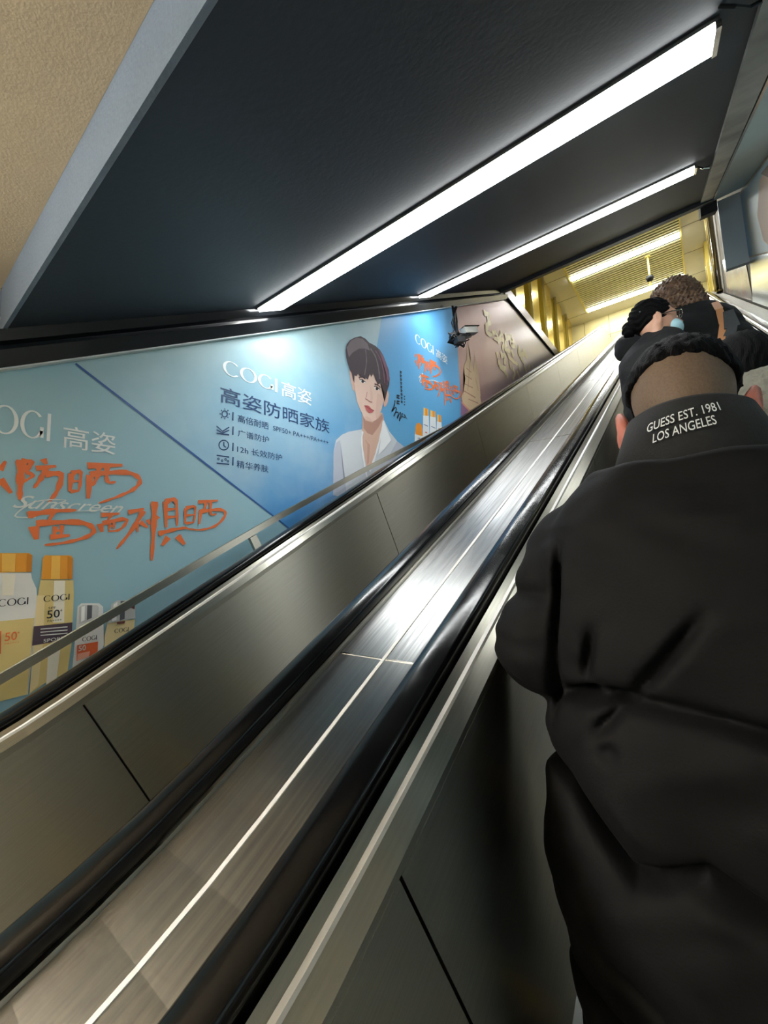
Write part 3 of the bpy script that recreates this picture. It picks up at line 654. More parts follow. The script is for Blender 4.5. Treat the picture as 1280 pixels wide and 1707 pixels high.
art('small_bottle_picture', [
 ((232,236,238), [[(800,1130),(812,1050),(845,1040),(875,1060),(882,1140),(890,1240),(800,1270)], [(886,930),(942,935),(950,1200),(880,1200)], [(955,940),(1012,950),(1020,1150),(950,1160)], [(1024,990),(1070,1000),(1078,1090),(1020,1120)]]),
 ((240,200,120), [[(890,850),(938,865),(940,935),(888,930)], [(958,875),(1008,890),(1010,950),(956,940)], [(1028,918),(1066,930),(1070,1000),(1026,990)]]),
 ((236,150,48), [[(806,1120),(808,1040),(825,1008),(850,1006),(872,1030),(880,1140)], [(905,856),(930,864),(930,934),(905,930)], [(980,882),(1004,890),(1004,948),(980,944)], [(1044,924),(1064,930),(1066,998),(1044,994)]]),
 ((90,120,160), [([(890,1020),(935,1040)], .008), ([(965,1040),(1010,1060)], .008), ([(830,1160),(855,1162)], .007)]),
 ((224,110,70), [([(905,1100),(925,1105)], .012), ([(910,1150),(925,1155)], .01), ([(1040,1060),(1060,1070)], .008), ([(825,1200),(850,1200)], .008)]),
], poster, pfG)

# the second advert, rose and gold
m_d = sheetmat('rose metallic print', [(0, (176, 120, 112)), (.35, (190, 158, 158)), (.6, (186, 170, 176)), (1, (212, 206, 216))], .32, 1, 5.4*U, 10.5*U, .5, (206, 190, 190), .35)
post2 = thing('advertising_poster', 'rose coloured poster with gold brush lettering and a gold tower, beyond the blue advert', 'poster', LW(9, 0))
yend = 17.5*U
ptsD = [LW(nC(TOPN), TOPN), LW(nC(BOTN), BOTN), LW(12.2, -1.35), Vector((XW, yend, 0)), Vector((XW, yend, ztop-.16)), Vector((XW, P(0, 9.0, TOPN).y+.45, ztop-.16)), LW(9.05, TOPN)]
ptsD[3].z = ztop-.3
flat('sheet', ptsD, m_d, post2)
T_ = 4.267
pfT = lambda a, b, o=0: on_x(680+a/T_, 520+b/T_, XW+o)
art('tower_picture', [((214,186,150), [[(425,205),(436,260),(440,340),(462,400),(466,470),(470,560),(512,600),(520,655),(430,705),(392,650),(380,600),(396,560),(408,480),(396,385),(418,345),(420,260)], [(478,275),(482,340),(492,360),(490,450),(508,500),(516,600),(470,600),(468,400),(474,345)]]),
 ((172,126,108), [([(415,400),(450,430)], .012), ([(408,450),(455,480)], .012), ([(402,510),(460,540)], .012), ([(395,560),(480,610)], .014), ([(430,620),(500,650)], .012), ([(440,350),(425,560)], .01), ([(480,470),(500,560)], .01)]),
 ((150,110,140), [[(376,625),(430,700),(385,745),(376,740)]]), ((214,150,130), [([(380,640),(440,705)], .03)])], post2, pfT)
gl = Pen(.0045, lambda a, b: pfT(a, b, .0045))
g_ink = mat('pale gold ink', (228, 212, 168), .3, .2)
for gi, (st, w_) in enumerate([([(540,5),(575,25),(570,60),(590,90)],2.4),([(585,60),(560,110),(565,150),(600,165)],2.6),([(600,150),(625,150),(640,190),(610,190)],2),([(665,140),(655,180),(640,220)],2.4),([(640,195),(680,205),(672,270)],2.2),([(690,180),(740,185),(730,230),(765,250)],3),([(700,220),(690,260),(730,280)],2.6),([(745,200),(765,240)],2.4),([(735,270),(750,320)],2.6),([(630,285),(640,330)],2.2),([(660,305),(690,320),(685,370)],2.8),([(640,350),(670,400),(700,440),(712,470)],2.6),([(650,390),(700,400)],2.2),([(700,270),(720,320),(760,360),(780,370)],2.4),([(795,255),(790,300),(830,300)],3),([(820,270),(848,330)],2.6),([(800,320),(830,370)],2.4),([(720,360),(735,410)],1.8),([(745,400),(760,440),(745,480)],2.2),([(775,420),(795,470)],2),([(785,375),(800,420)],1.8),([(825,375),(845,430)],1.8),([(865,375),(860,410)],1.4),([(880,375),(890,400)],1.2),([(710,515),(714,530)],1.2)]):
    gl.stroke(st, .038*w_, .6)
    if gi in (3, 11, 17): gl.build('gold_brush_writing', g_ink, post2); gl = Pen(.0045, lambda a, b: pfT(a, b, .0045))
gl.build('gold_brush_writing', g_ink, post2)
# coping over the rose poster
cp = MB().box((XL*U-.1, P(0, 9.1, .8).y, ztop-.15), (XL*U+.03, 18*U, ztop+.01)).build('trim_12', M['concrete']); struct(cp)
struct(MB().box((XL*U-.05, P(0, 9.1, .8).y, ztop-.17), (XL*U+.02, 18*U, ztop-.151)).build('trim_13', M['gap']))

# right wall prints
XRW = XR*U-.004
def RW(s, n): return Vector((XRW, (s*CT-n*ST)*U, (s*ST+n*CT)*U+ZC))
post3 = thing('advertising_poster', 'pale blue poster with a large face on the right wall over the handrail', 'poster', RW(4, .3))
sE = lambda n: (8.2+n*ST)/CT
m_e = sheetmat('pale teal print', [(0, (120, 168, 204)), (.5, (168, 200, 204)), (.8, (150, 190, 204)), (1, (96, 146, 190))], .5, 1, -1, 8.2*U, .5, (200, 214, 206))
flat('sheet', [RW(-2.5, .82), RW(sE(.82), .82), RW(sE(-.09), -.09), RW(-2.5, -.09)], m_e, post3)
pfR = lambda a, b, o=0: on_x(a, b, XRW-o)
art('face_picture', [((206,176,156), [[(1266,300),(1272,290),(1300,300),(1330,340),(1330,420),(1290,420),(1272,400),(1262,360)]]), ((120,100,90), [[(1268,290),(1290,262),(1330,270),(1330,300),(1290,300)]])], post3, pfR)
post4 = thing('advertising_poster', 'red and cream streaked poster on the right wall near the top of the handrail', 'poster', RW(11, -.5))
m_f = sheetmat('red streak print', [(0, (214, 190, 180)), (.3, (206, 120, 100)), (.6, (222, 200, 180)), (1, (200, 90, 70))], .25, 1, 8.3*U, 12.6*U, .7, (226, 214, 200), cscale=6)
flat('sheet', [RW(9.9, -.02), RW(14.4, -.02), RW(13.6, -.745), RW(9.2, -.745)], m_f, post4)
g4 = sweep('cladding', [(XR-.012, -.745), (XR-.008, -.745), (XR-.008, -.11), (XR-.012, -.11)], mat('glossy steel dado', (190, 200, 202), .16, .9, noise=.1, nscale=3, **ALONG), a=-2.5, b=9.15)
tag(g4, 'glossy steel dado on the right wall between handrail and pale blue poster', 'cladding')

# ------------------------------------------------------------------ camera bundle by the rose poster
p0 = on_x(757, 514, XW+.10)
t = thing('security_camera', 'grey box security camera with tangled cables hanging over the seam of the two left posters', 'camera', p0)
bc = on_x(782, 552, XW+.22)
dv = Vector((.35, .85, .25)).normalized(); sd_ = dv.cross(Vector((0, 0, 1))).normalized(); uv = sd_.cross(dv)
def obox(c, l, w_, h_):
    return [c+dv*a*l+sd_*b*w_+uv*e*h_ for e in (-1, 1) for a, b in ((-1, -1), (1, -1), (1, 1), (-1, 1))]
MB().hexa(obox(bc, .085, .036, .03)).build('housing', M['galv'], t)
MB().hexa(obox(bc+uv*.036+dv*.015, .1, .042, .004)).build('sun_shield', M['trim'], t)
MB().tube([bc+dv*.085, bc+dv*.10], .022, 12).build('lens', M['black'], t)
bk = on_x(766, 567, XW+.25)
MB().tube([p0, on_x(757, 540, XW+.1), on_x(762, 560, XW+.18), bk, bc-uv*.05], .014).build('bracket', M['black'], t)
MB().hexa(obox(bk, .05, .03, .025)).build('junction_box', M['black'], t)
cbm = MB()
for i in range(8):
    r_ = random.Random(i); q = [p0+Vector((.02*r_.uniform(-1, 1), .03*r_.uniform(-1, 1), .02))]
    q.append(on_x(757+r_.uniform(-5, 8), 538, XW+.14)); a0_ = on_x(760+r_.uniform(-6, 8), 560, XW+.2)
    for k in range(9): q.append(a0_+Vector((.05*math.sin(k*1.9+i), .09*math.cos(k*1.3+i*2)+.04, -.02-.045*math.sin(k*1.1+i*.7))))
    q.append(bc-uv*.03); cbm.tube(q, .0065, 6)
cbm.build('cable_bundle', M['black'], t, True)

# ------------------------------------------------------------------ people: smooth bodies from distance fields
import openvdb
class Field:
    def __init__(s, lo, hi, vox):
        s.lo = np.array(lo, float); s.vox = vox; n = np.ceil((np.array(hi)-s.lo)/vox).astype(int)+1
        ax = [(s.lo[i]+vox*np.arange(n[i])).astype(np.float32) for i in range(3)]
        s.X, s.Y, s.Z = np.meshgrid(*ax, indexing='ij', sparse=True); s.n = n
    def cap(s, a, b, ra, rb=None):
        rb = ra if rb is None else rb; a = np.array(a, float); b = np.array(b, float); ab = b-a; L = float(ab@ab)+1e-9
        px, py, pz = s.X-a[0], s.Y-a[1], s.Z-a[2]; h = np.clip((px*ab[0]+py*ab[1]+pz*ab[2])/L, 0, 1)
        return np.sqrt((px-ab[0]*h)**2+(py-ab[1]*h)**2+(pz-ab[2]*h)**2)-(ra+(rb-ra)*h)
    def ell(s, c, r, yaw=0, pitch=0):
        x, y, z = s.X-c[0], s.Y-c[1], s.Z-c[2]
        if yaw: ca, sa = math.cos(yaw), math.sin(yaw); x, y = ca*x+sa*y, -sa*x+ca*y
        if pitch: ca, sa = math.cos(pitch), math.sin(pitch); y, z = ca*y+sa*z, -sa*y+ca*z
        k = np.sqrt((x/r[0])**2+(y/r[1])**2+(z/r[2])**2); return (k-1)*min(r)*(.5+.5*1)
    def mesh(s, d, name, material, parent, smooth=True):
        d = np.ascontiguousarray(np.broadcast_to(d, tuple(s.n)).astype(np.float32)).copy()
        for ax in range(3):
            sl = [slice(None)]*3
            for e_ in (0, -1): sl[ax] = e_; d[tuple(sl)] = np.maximum(d[tuple(sl)], s.vox)
        g_ = openvdb.FloatGrid(10.0); g_.copyFromArray(d)
        pts, tri, qd = g_.convertToPolygons(0.0, 0.0)
        pts = np.array(pts)*s.vox+s.lo+np.array([0, 0, ZC])
        o = obj(name, pts, [tuple(q) for q in tri]+[tuple(q) for q in qd], material, parent, smooth)
        bm = bmesh.new(); bm.from_mesh(o.data); bmesh.ops.recalc_face_normals(bm, faces=bm.faces); bm.to_mesh(o.data); bm.free()
        return o
def smin(a, b, k):
    h = np.clip(.5+.5*(b-a)/k, 0, 1); return b*(1-h)+a*h-k*h*(1-h)
def smax(a, b, k): return -smin(-a, -b, k)
def wob(F_, f, a, ph=0):      # soft folds and wrinkles
    return a*(np.sin(F_.X*f+ph+2.1*np.sin(F_.Z*f*.6))*np.sin(F_.Y*f*1.1+1.3*ph)*np.sin(F_.Z*f*.9+ph*.7))

M['skin'] = mat('skin', (196, 148, 122), .5, 0, noise=.1, nscale=30); M['skin'].node_tree.nodes['Principled BSDF'].inputs['Subsurface Weight'].default_value = .1
M['nape'] = mat('shaved nape', (112, 92, 74), .65, 0, noise=.25, nscale=260, bump=.15, bscale=400)
M['ear'] = mat('flushed ear skin', (190, 116, 100), .5, 0, noise=.15, nscale=40)
M['hair'] = mat('black hair', (7, 6, 7), .7, 0, spec=.1, noise=.5, nscale=8, stretch=(30, 30, 4), bump=.5, bscale=10)
M['puffer'] = mat('black puffer nylon', (10, 10, 11), .75, 0, noise=.15, nscale=30, spec=.18, bump=.08, bscale=300)
M['collar'] = mat('black knit collar', (14, 15, 16), .85, 0, noise=.2, nscale=100, bump=.2, bscale=500)
M['trousers'] = mat('dark trousers', (24, 24, 28), .8)
M['shoe'] = mat('dark shoe', (30, 30, 32), .5)
M['coat'] = mat('black wool coat', (11, 11, 13), .85, 0, noise=.3, nscale=60, bump=.3, bscale=120)
M['fleece'] = mat('grey brown fleece', (124, 122, 108), .95, 0, noise=.4, nscale=25, bump=.9, bscale=45)
M['curls'] = mat('curly brown hair', (132, 102, 78), .5, 0, rgb2=(58, 42, 32), nscale=45, bump=.6, bscale=70)
M['mask'] = mat('pale blue face mask', (170, 210, 220), .7)
M['tan'] = mat('tan leather', (166, 116, 76), .5)
M['greyc'] = mat('grey canvas', (50, 54, 56), .8, 0, noise=.2, nscale=80)

def hand(F_, d, wrist, dirv, sidev, s_=1.0):
    """palm, four bent fingers of different length and a thumb from the palm's side"""
    w_ = Vector(wrist); dv_ = Vector(dirv).normalized(); sv = Vector(sidev).normalized(); nv = dv_.cross(sv)
    pa = w_+dv_*.02*s_; pb_ = w_+dv_*.075*s_
    for q in (-.028, -.01, .01, .028): d = smin(d, F_.cap(pa+sv*q*.7*s_, pb_+sv*q*s_, .014*s_, .012*s_), .012)
    for q, L_ in ((-.032, .055), (-.011, .072), (.011, .078), (.032, .07)):
        a = pb_+sv*q*s_; b = a+(dv_*.62+nv*.35).normalized()*L_*.5*s_; c = b+(dv_*.25+nv*.9).normalized()*L_*.5*s_
        d = np.minimum(d, smin(F_.cap(a, b, .0095*s_, .0085*s_), F_.cap(b, c, .0085*s_, .0075*s_), .004))
    a = pa+sv*.03*s_; b = a+(sv*.8+dv_*.7).normalized()*.035*s_; c = b+(dv_*.9+nv*.4).normalized()*.03*s_
    return np.minimum(d, smin(F_.cap(a, b, .012*s_, .010*s_), F_.cap(b, c, .010*s_, .0085*s_), .004))

def head_field(F_, c, yaw=0, pitch=0, s_=1.0, ear_=(.084, -.018, 1)):
    """skull, face with brow, nose, lips, chin and ears; yaw 0 looks along +y"""
    R_ = Matrix.Rotation(yaw, 3, 'Z') @ Matrix.Rotation(pitch, 3, 'X')
    T = lambda x, y, z: tuple(Vector(c)+R_ @ Vector((x, y, z))*s_)
    d = F_.ell(T(0, -.012, .025), (.076*s_, .096*s_, .092*s_), yaw, pitch)
    d = smin(d, F_.ell(T(0, .03, -.035), (.058*s_, .062*s_, .078*s_), yaw, pitch), .03*s_)
    d = smin(d, F_.cap(T(-.03, .078, .02), T(.03, .078, .02), .012*s_), .02*s_)
    d = smin(d, F_.cap(T(0, .09, .005), T(0, .112, -.03), .008*s_, .012*s_), .012*s_)
    d = smin(d, F_.cap(T(-.018, .09, -.062), T(.018, .09, -.062), .008*s_), .012*s_)
    d = smin(d, F_.ell(T(0, .078, -.10), (.024*s_, .02*s_, .018*s_), yaw), .02*s_)
    ex, ez, es = ear_
    for e_ in (-1, 1):
        d = smax(d, -F_.ell(T(.031*e_, .10, -.002), (.014*s_, .016*s_, .009*s_), yaw), .01*s_)
        d = np.minimum(d, F_.ell(T(.031*e_, .078, -.002), (.013*s_,)*3, yaw))
        ear = F_.ell(T(ex*e_, -.012, ez), (.011*s_*es, .022*s_*es, .036*s_*es), yaw-e_*.45, pitch-.1)
        ear = smax(ear, -F_.ell(T((ex+.010)*e_, -.006, ez+.004), (.007*s_*es, .012*s_*es, .022*s_*es), yaw-e_*.45), .005*s_)
        d = smin(d, ear, .008*s_)
    return d, T

def person(label, group, cx, cy, zf, H, look=0, pitch=0, lean=0, top=None, top_name='coat', shoulders=.19, fat=1.0, elbows=None, skirt=False, headoff=(0, 0, 0), vox=.0075, hair=None):
    """a clothed standing figure; returns its root and head point"""
    k = H/1.7; t = thing('person', label, 'person', (cx, cy, zf+ZC), group)
    F_ = Field((cx-.42, cy-.34, zf-.01), (cx+.42, cy+.46, zf+H+.08), vox)
    hz = zf+1.56*k; hc = (cx+headoff[0], cy+.03+lean+headoff[1], hz+headoff[2])
    d, T = head_field(F_, hc, look, pitch, k)
    sh = zf+1.40*k; ch = (cx, cy+lean*.7, sh-.12*k); hip = (cx, cy, zf+.92*k)
    d = smin(d, F_.cap((cx, cy+lean*.8, sh+.02), (hc[0], hc[1]-.02, hc[2]-.06*k), .056*k, .052*k), .03)
    body = smin(F_.ell(ch, (.155*k, .10*k, .20*k)), F_.ell(hip, (.15*k, .10*k, .15*k)), .12)
    body = smin(body, F_.cap((cx-shoulders*.8, cy+lean*.7, sh-.01), (cx+shoulders*.8, cy+lean*.7, sh-.01), .055*k), .06)
    d = smin(d, body, .03)
    legs = 10.0; shoes = 10.0
    for e_ in (-1, 1):
        hp = (cx+.085*e_*k, cy, zf+.9*k); kn = (cx+.09*e_*k, cy+.02, zf+.48*k); an = (cx+.095*e_*k, cy-.02, zf+.09*k)
        lg = smin(F_.cap(hp, kn, .082*k, .055*k), F_.cap(kn, an, .055*k, .038*k), .02); legs = np.minimum(legs, lg)
        d = smin(d, lg, .03); d = smin(d, F_.cap((an[0], an[1]-.01, zf+.035), (an[0]+.012*e_, an[1]+.15*k, zf+.028), .034, .026), .02)
        s1 = F_.cap((an[0], an[1]-.02, zf+.045), (an[0]+.012*e_, an[1]+.17*k, zf+.038), .045, .036)
        shoes = np.minimum(shoes, smin(s1, F_.cap((an[0], an[1], zf+.05), (an[0], an[1], zf+.11), .045, .042), .03))
    arms = []
    el = elbows or [(cx-shoulders-.07, cy+.0, sh-.30*k), (cx+shoulders+.07, cy+.0, sh-.30*k)]
    for e_, eb in zip((-1, 1), el):
        shp = (cx+shoulders*e_, cy+lean*.7, sh-.03*k); wr = (eb[0]-e_*.10*k, eb[1]+.2*k, eb[2]+.05*k)
        d = smin(d, smin(F_.cap(shp, eb, .046*k, .038*k), F_.cap(eb, wr, .038*k, .027*k), .02), .02)
        d = hand(F_, d, wr, (Vector(wr)-Vector(eb)), (0, 0, 1) if e_ > 0 else (0, 0, 1), k)
        arms.append((shp, eb, wr))
    o = F_.mesh(d, 'body', M['skin'], t)
    sf = np.maximum(shoes, -(F_.Z-zf)); F_.mesh(sf, 'shoes', M['shoe'], t)
    tr = np.maximum(smin(np.broadcast_to(legs-.018, tuple(F_.n)), F_.ell(hip, (.16*k, .125*k, .16*k)), .04)+wob(F_, 40, .003), (zf+.1)-F_.Z); F_.mesh(tr, 'trousers', M['trousers'], t)
    c = smin(F_.ell(ch, (.20*k*fat, .15*k*fat, .26*k)), F_.ell((hip[0], hip[1], hip[2]-.1*k), (.20*k*fat, .155*k*fat, .36*k)), .15)
    c = smin(c, F_.cap((cx-shoulders*.75, cy+lean*.7, sh-.02), (cx+shoulders*.75, cy+lean*.7, sh-.02), .078*k*fat), .08)
    for shp, eb, wr in arms:
        w2 = tuple(Vector(eb)+(Vector(wr)-Vector(eb))*.88)
        c = smin(c, smin(F_.cap(shp, eb, .07*k*fat, .064*k*fat), F_.cap(eb, w2, .064*k*fat, .048*k*fat), .03), .035)
    c = c+wob(F_, 26, .008)+wob(F_, 60, .003, 1); c = np.maximum(c, (zf+(.48 if skirt else .72)*k)-F_.Z)
    F_.mesh(c, top_name, top or M['coat'], t)
    return t, T, F_, hc, k

# feet heights: the treads the riders stand on
def tread(y):
    i = math.floor((y+.15)/.4); return max(0.0, ZC+(-2.15*U)/CT+(-.15+.4*i+.2)*math.tan(TH))-ZC
# --- the man in the black puffer jacket, nearest
def big_man():
    cx, zf = -.01, tread(.85)
    t = thing('person', 'person in a plain black puffer jacket seen from behind, nearest and largest, head bowed', 'person', (cx, .85, zf+ZC))
    F_ = Field((-.46, .52, zf-.01), (.46, 1.32, .47), .0065)
    hc = (-.018, .955, .260)
    d, T = head_field(F_, hc, 0, -.22, 1.06, (.095, -.034, 1.15))
    d = smin(d, F_.cap((-.01, .885, .06), (-.014, .915, .24), .066, .060), .035)
    body = smin(F_.ell((cx, .86, -.10), (.17, .11, .24)), F_.ell((cx, .86, -.42), (.165, .11, .18)), .12)
    body = smin(body, F_.cap((-.17, .87, .03), (.16, .87, .03), .06), .06); d = smin(d, body, .03)
    legs = 10.0; shoes = 10.0
    for e_ in (-1, 1):
        hp = (cx+.09*e_, .87, -.45); kn = (cx+.10*e_, .90, zf+.46); an = (cx+.10*e_, .86, zf+.09)
        lg = smin(F_.cap(hp, kn, .088, .058), F_.cap(kn, an, .058, .04), .02); legs = np.minimum(legs, lg); d = smin(d, lg, .03)
        d = smin(d, F_.cap((an[0], .85, zf+.035), (an[0]+.012*e_, 1.0, zf+.028), .034, .028), .02)
        shoes = np.minimum(shoes, smin(F_.cap((an[0], .83, zf+.045), (an[0]+.012*e_, 1.02, zf+.04), .046, .038), F_.cap((an[0], .86, zf+.05), (an[0], .86, zf+.11), .045, .042), .03))
    arm = []
    for e_ in (-1, 1):
        sh = (cx+.205*e_, .865, .0); eb = (cx+.255*e_, .825, -.175); wr = (cx+.12*e_, 1.08, -.15)
        d = smin(d, smin(F_.cap(sh, eb, .05, .042), F_.cap(eb, wr, .042, .03), .02), .02)
        d = hand(F_, d, wr, (-.3*e_, .9, .25), (0, -.2, 1), 1.0); arm.append((sh, eb, wr))
    o = F_.mesh(d, 'body', M['skin'], t)
    o.data.materials.append(M['nape']); o.data.materials.append(M['ear'])
    for p_ in o.data.polygons:
        c_ = p_.center; z = c_.z-ZC
        if abs(c_.x+.018) > .083 and z > .14 and .88 < c_.y < 1.0: p_.material_index = 2
        elif z > .225 and c_.y < .93: p_.material_index = 1
    # hair: full on top, shaved below the crown
    hr = F_.ell(tuple(Vector(hc)+Vector((0, -.003, .030))), (.091, .108, .101), 0, -.22)
    line = .318-.62*np.maximum(np.abs(F_.X+.018)-.04, 0)-.35*np.maximum(F_.Y-.92, 0)
    hr = smax(hr+.0035*np.sin(F_.X*260+3*np.sin(F_.Z*60))*np.sin(F_.Y*170), line-F_.Z, .014)
    hr = smax(hr, F_.Y-(1.02+.5*np.maximum(F_.Z-.36, 0)), .01)
    for e_ in (-1, 1): hr = smin(hr, F_.cap((hc[0]+.076*e_, .93, .31), (hc[0]+.079*e_, .945, .245), .010, .003), .01)
    F_.mesh(hr, 'hair', M['hair'], t)
    F_.mesh(np.maximum(smin(np.broadcast_to(legs-.02, tuple(F_.n)), F_.ell((cx, .87, -.45), (.18, .14, .17)), .05)+wob(F_, 40, .004), (zf+.09)-F_.Z), 'trousers', M['trousers'], t)
    F_.mesh(np.maximum(shoes, zf-F_.Z), 'shoes', M['shoe'], t)
    # jacket body
    G_ = Field((-.46, .52, -.80), (.46, 1.22, .22), .0055)
    X, Y, Z = G_.X, G_.Y, G_.Z
    zz = np.array([-.82, -.74, -.66, -.44, -.29, -.15, -.02, .04, .085, .12, .16, .22])
    aa = np.interp(Z, zz, [.215, .222, .245, .252, .252, .25, .24, .222, .185, .15, .125, .115])
    bb = np.interp(Z, zz, [.165, .17, .178, .18, .175, .168, .155, .145, .13, .12, .11, .10])
    yc = np.interp(Z, zz, [.85, .85, .85, .85, .85, .855, .86, .865, .87, .872, .875, .88])
    kk = (np.abs((X-cx)/aa)**2.3+np.abs((Y-yc)/bb)**2.3)**(1/2.3); tor = (kk-1)*bb*.95
    tor = smax(tor, Z-.118, .012)
    # quilting: baffles swell between the stitched lines, which sag to the right
    xx = X-cx
    q1 = np.interp(xx, [-.25, -.19, -.11, .0, .1, .25], [-.24, -.232, -.214, -.222, -.235, -.25]); q2 = np.interp(xx, [-.25, -.197, -.155, -.114, -.085, -.03, .02, .25], [-.35, -.372, -.41, -.446, -.436, -.405, -.43, -.47]); q3 = -.675-.05*xx
    def seam(z0, w_=.011, dp=.020): return dp*np.exp(-((Z-z0)/w_)**2)+dp*.8*np.exp(-np.abs(Z-z0)/.045)
    tor = tor+(seam(q1)+seam(q2, .013, .024)+seam(q3)-.016)
    # long slanting creases pressed into the back
    def crease(a, b, w_=.010, dp=.016):
        a = np.array(a); b = np.array(b); ab = b-a; L = float(ab@ab); h = np.clip(((X-a[0])*ab[0]+(Z-a[1])*ab[1])/L, 0, 1)
        dd = np.sqrt((X-a[0]-ab[0]*h)**2+(Z-a[1]-ab[1]*h)**2); return np.where(Y < .9, dp*np.sin(np.pi*np.clip(h*.9+.05, 0, 1))*np.exp(-(dd/w_)**2), 0)
    for a, b, w_, dp in [((-.015, -.09), (-.115, -.22), .0085, .026), ((-.11, -.215), (-.168, -.28), .008, .020), ((-.155, -.12), (-.172, -.20), .008, .020), ((-.145, -.205), (-.205, -.235), .008, .022), ((-.10, -.225), (-.145, -.205), .008, .016),
                         ((-.205, -.37), (-.120, -.45), .009, .024), ((-.12, -.45), (-.08, -.436), .008, .016), ((-.07, -.425), (.06, -.44), .015, .026), ((-.16, -.30), (-.13, -.285), .01, .010), ((-.17, -.58), (-.10, -.60), .012, .010), ((.10, -.14), (.17, -.22), .009, .02), ((-.03, -.33), (.05, -.30), .02, .006)]:
        tor = tor+crease(a, b, w_, dp)
    jk = tor+wob(G_, 24, .006)+wob(G_, 55, .0022, 2)
    for sh, eb, wr in arm:
        e_ = -1 if sh[0] < cx else 1
        up_ = G_.cap((sh[0]-.0*e_, sh[1], sh[2]), eb, .080, .092)
        s_ = ((Z-sh[2])/(eb[2]-sh[2]))
        up_ = up_+.012*np.exp(-((s_-.45)/.09)**2)+.010*np.exp(-((s_-.95)/.08)**2)+wob(G_, 45, .005, 3)
        w2 = tuple(Vector(eb)+(Vector(wr)-Vector(eb))*.85); fo = G_.cap(eb, w2, .085, .06)+.010*np.exp(-((Y-.93)/.012)**2)+.01*np.exp(-((Y-1.01)/.012)**2)
        sl_ = smin(up_, fo, .02); jk = smin(jk, sl_, .014)
        jk = jk+np.where(Y < .86, .010*np.exp(-((np.abs(X-cx)-.195-.12*np.clip(-Z, 0, .3))/.008)**2)*np.clip((.02-Z)/.05, 0, 1)*np.clip((Z+.30)/.05, 0, 1), 0)
    j = G_.mesh(jk, 'puffer_jacket', M['puffer'], t)
    # standing collar with its two lines of white lettering
    v = []; f = []; n = 56; prof = [(.0, .0), (.0, 1.0), (.007, 1.04), (.014, 1.0), (.014, .0)]
    def colr(ph, h, ins=0):
        cx_, cy_ = -.008-.004*h, .868+.034*h; rx = .140-.046*h-ins; ry = .120-.022*h-ins
        bulge = .006*math.sin(math.pi*min(max(h, 0), 1)); rise = .012*math.cos(ph)
        return Vector((cx_+(rx+bulge)*math.sin(ph), cy_-(ry+bulge)*math.cos(ph), .086+(.134+rise)*h))
    for i in range(n):
        ph = 2*math.pi*i/n
        for a, h in prof: v.append(colr(ph, h, a)+Vector((0, 0, ZC)))
    kq = len(prof)
    for i in range(n):
        for q in range(kq): f.append((i*kq+q, ((i+1) % n)*kq+q, ((i+1) % n)*kq+(q+1) % kq, i*kq+(q+1) % kq))
    co = obj('collar', v, f, M['collar'], t, True)
    def wrap(body, ph0, ph1, h0, h1, tilt):
        V, Fc = text_mesh(body, .004); pts = []
        for u, w_ in V:
            ph = ph0+(ph1-ph0)*u; pts.append(colr(ph, h0+(h1-h0)*w_+tilt*(u-.5), -.0016)+Vector((0, 0, ZC)))
        return obj('collar_lettering', pts, Fc, M['offwhite'], co)
    wrap('GUESS EST. 1981', -.50, .40, .735, .845, .10); wrap('LOS ANGELES', -.40, .30, .58, .69, .09)
    return t
big_man()

# --- the woman with curly brown hair
CY = 2.87; z1 = tread(CY)
t, T, F_, hc, k = person('person with curly brown hair in a black coat, highest up on the right escalator', None, -.03, CY, z1, 1.70, look=.2, pitch=-.1, fat=1.2, shoulders=.19,
    elbows=[(-.27, CY-.04, z1+1.36), (.21, CY-.04, z1+1.24)])
G_ = Field((hc[0]-.22, hc[1]-.22, hc[2]-.25), (hc[0]+.22, hc[1]+.2, hc[2]+.2), .005)
h_ = smin(G_.ell((hc[0], hc[1]-.03, hc[2]+.03), (.122, .125, .12)), G_.ell((hc[0]-.05, hc[1]-.075, hc[2]-.08), (.11, .08, .12)), .06)
h_ = smin(h_, G_.ell((hc[0]+.075, hc[1]-.07, hc[2]-.05), (.075, .06, .07)), .04)
h_ = h_+.012*np.sin(G_.X*150+4*np.sin(G_.Z*70))*np.sin(G_.Z*130+3*np.sin(G_.Y*90))*np.sin(G_.Y*140+2*np.sin(G_.X*80))+.006*np.sin(G_.X*310+G_.Z*120)*np.sin(G_.Z*280)
h_ = smax(h_, G_.Y-(hc[1]+.045), .02)
G_.mesh(h_, 'curly_hair', M['curls'], t)
bag = thing('shoulder_bag', 'black shoulder bag with a tan strap on the back of the person with curly hair', 'bag', (.18, CY-.26, ZC+z1+.95))
z0 = z1+ZC+.06; n0_ = len(bpy.data.objects)
MB().hexa([(.05,1.80,z0+.95),(.20,1.80,z0+.95),(.20,1.88,z0+.95),(.05,1.88,z0+.95),(.07,1.81,z0+1.18),(.18,1.81,z0+1.18),(.18,1.87,z0+1.18),(.07,1.87,z0+1.18)]).build('pouch', M['black'], bag)
sp_ = MB(); st_ = [(.085,1.815,z0+1.17),(.105,1.85,z0+1.28),(.10,1.90,z0+1.38),(.09,1.96,z0+1.45)]
for (a, b) in zip(st_, st_[1:]):
    a = Vector(a); b = Vector(b); sp_.hexa([a+Vector((-.016,0,0)), a+Vector((.016,0,0)), a+Vector((.016,.006,0)), a+Vector((-.016,.006,0)), b+Vector((-.014,0,0)), b+Vector((.014,0,0)), b+Vector((.014,.006,0)), b+Vector((-.014,.006,0))])
sp_.build('strap', M['tan'], bag)
sp_ = MB(); st_ = [(.105,1.82,z0+1.16),(.135,1.83,z0+1.24),(.13,1.86,z0+1.34)]
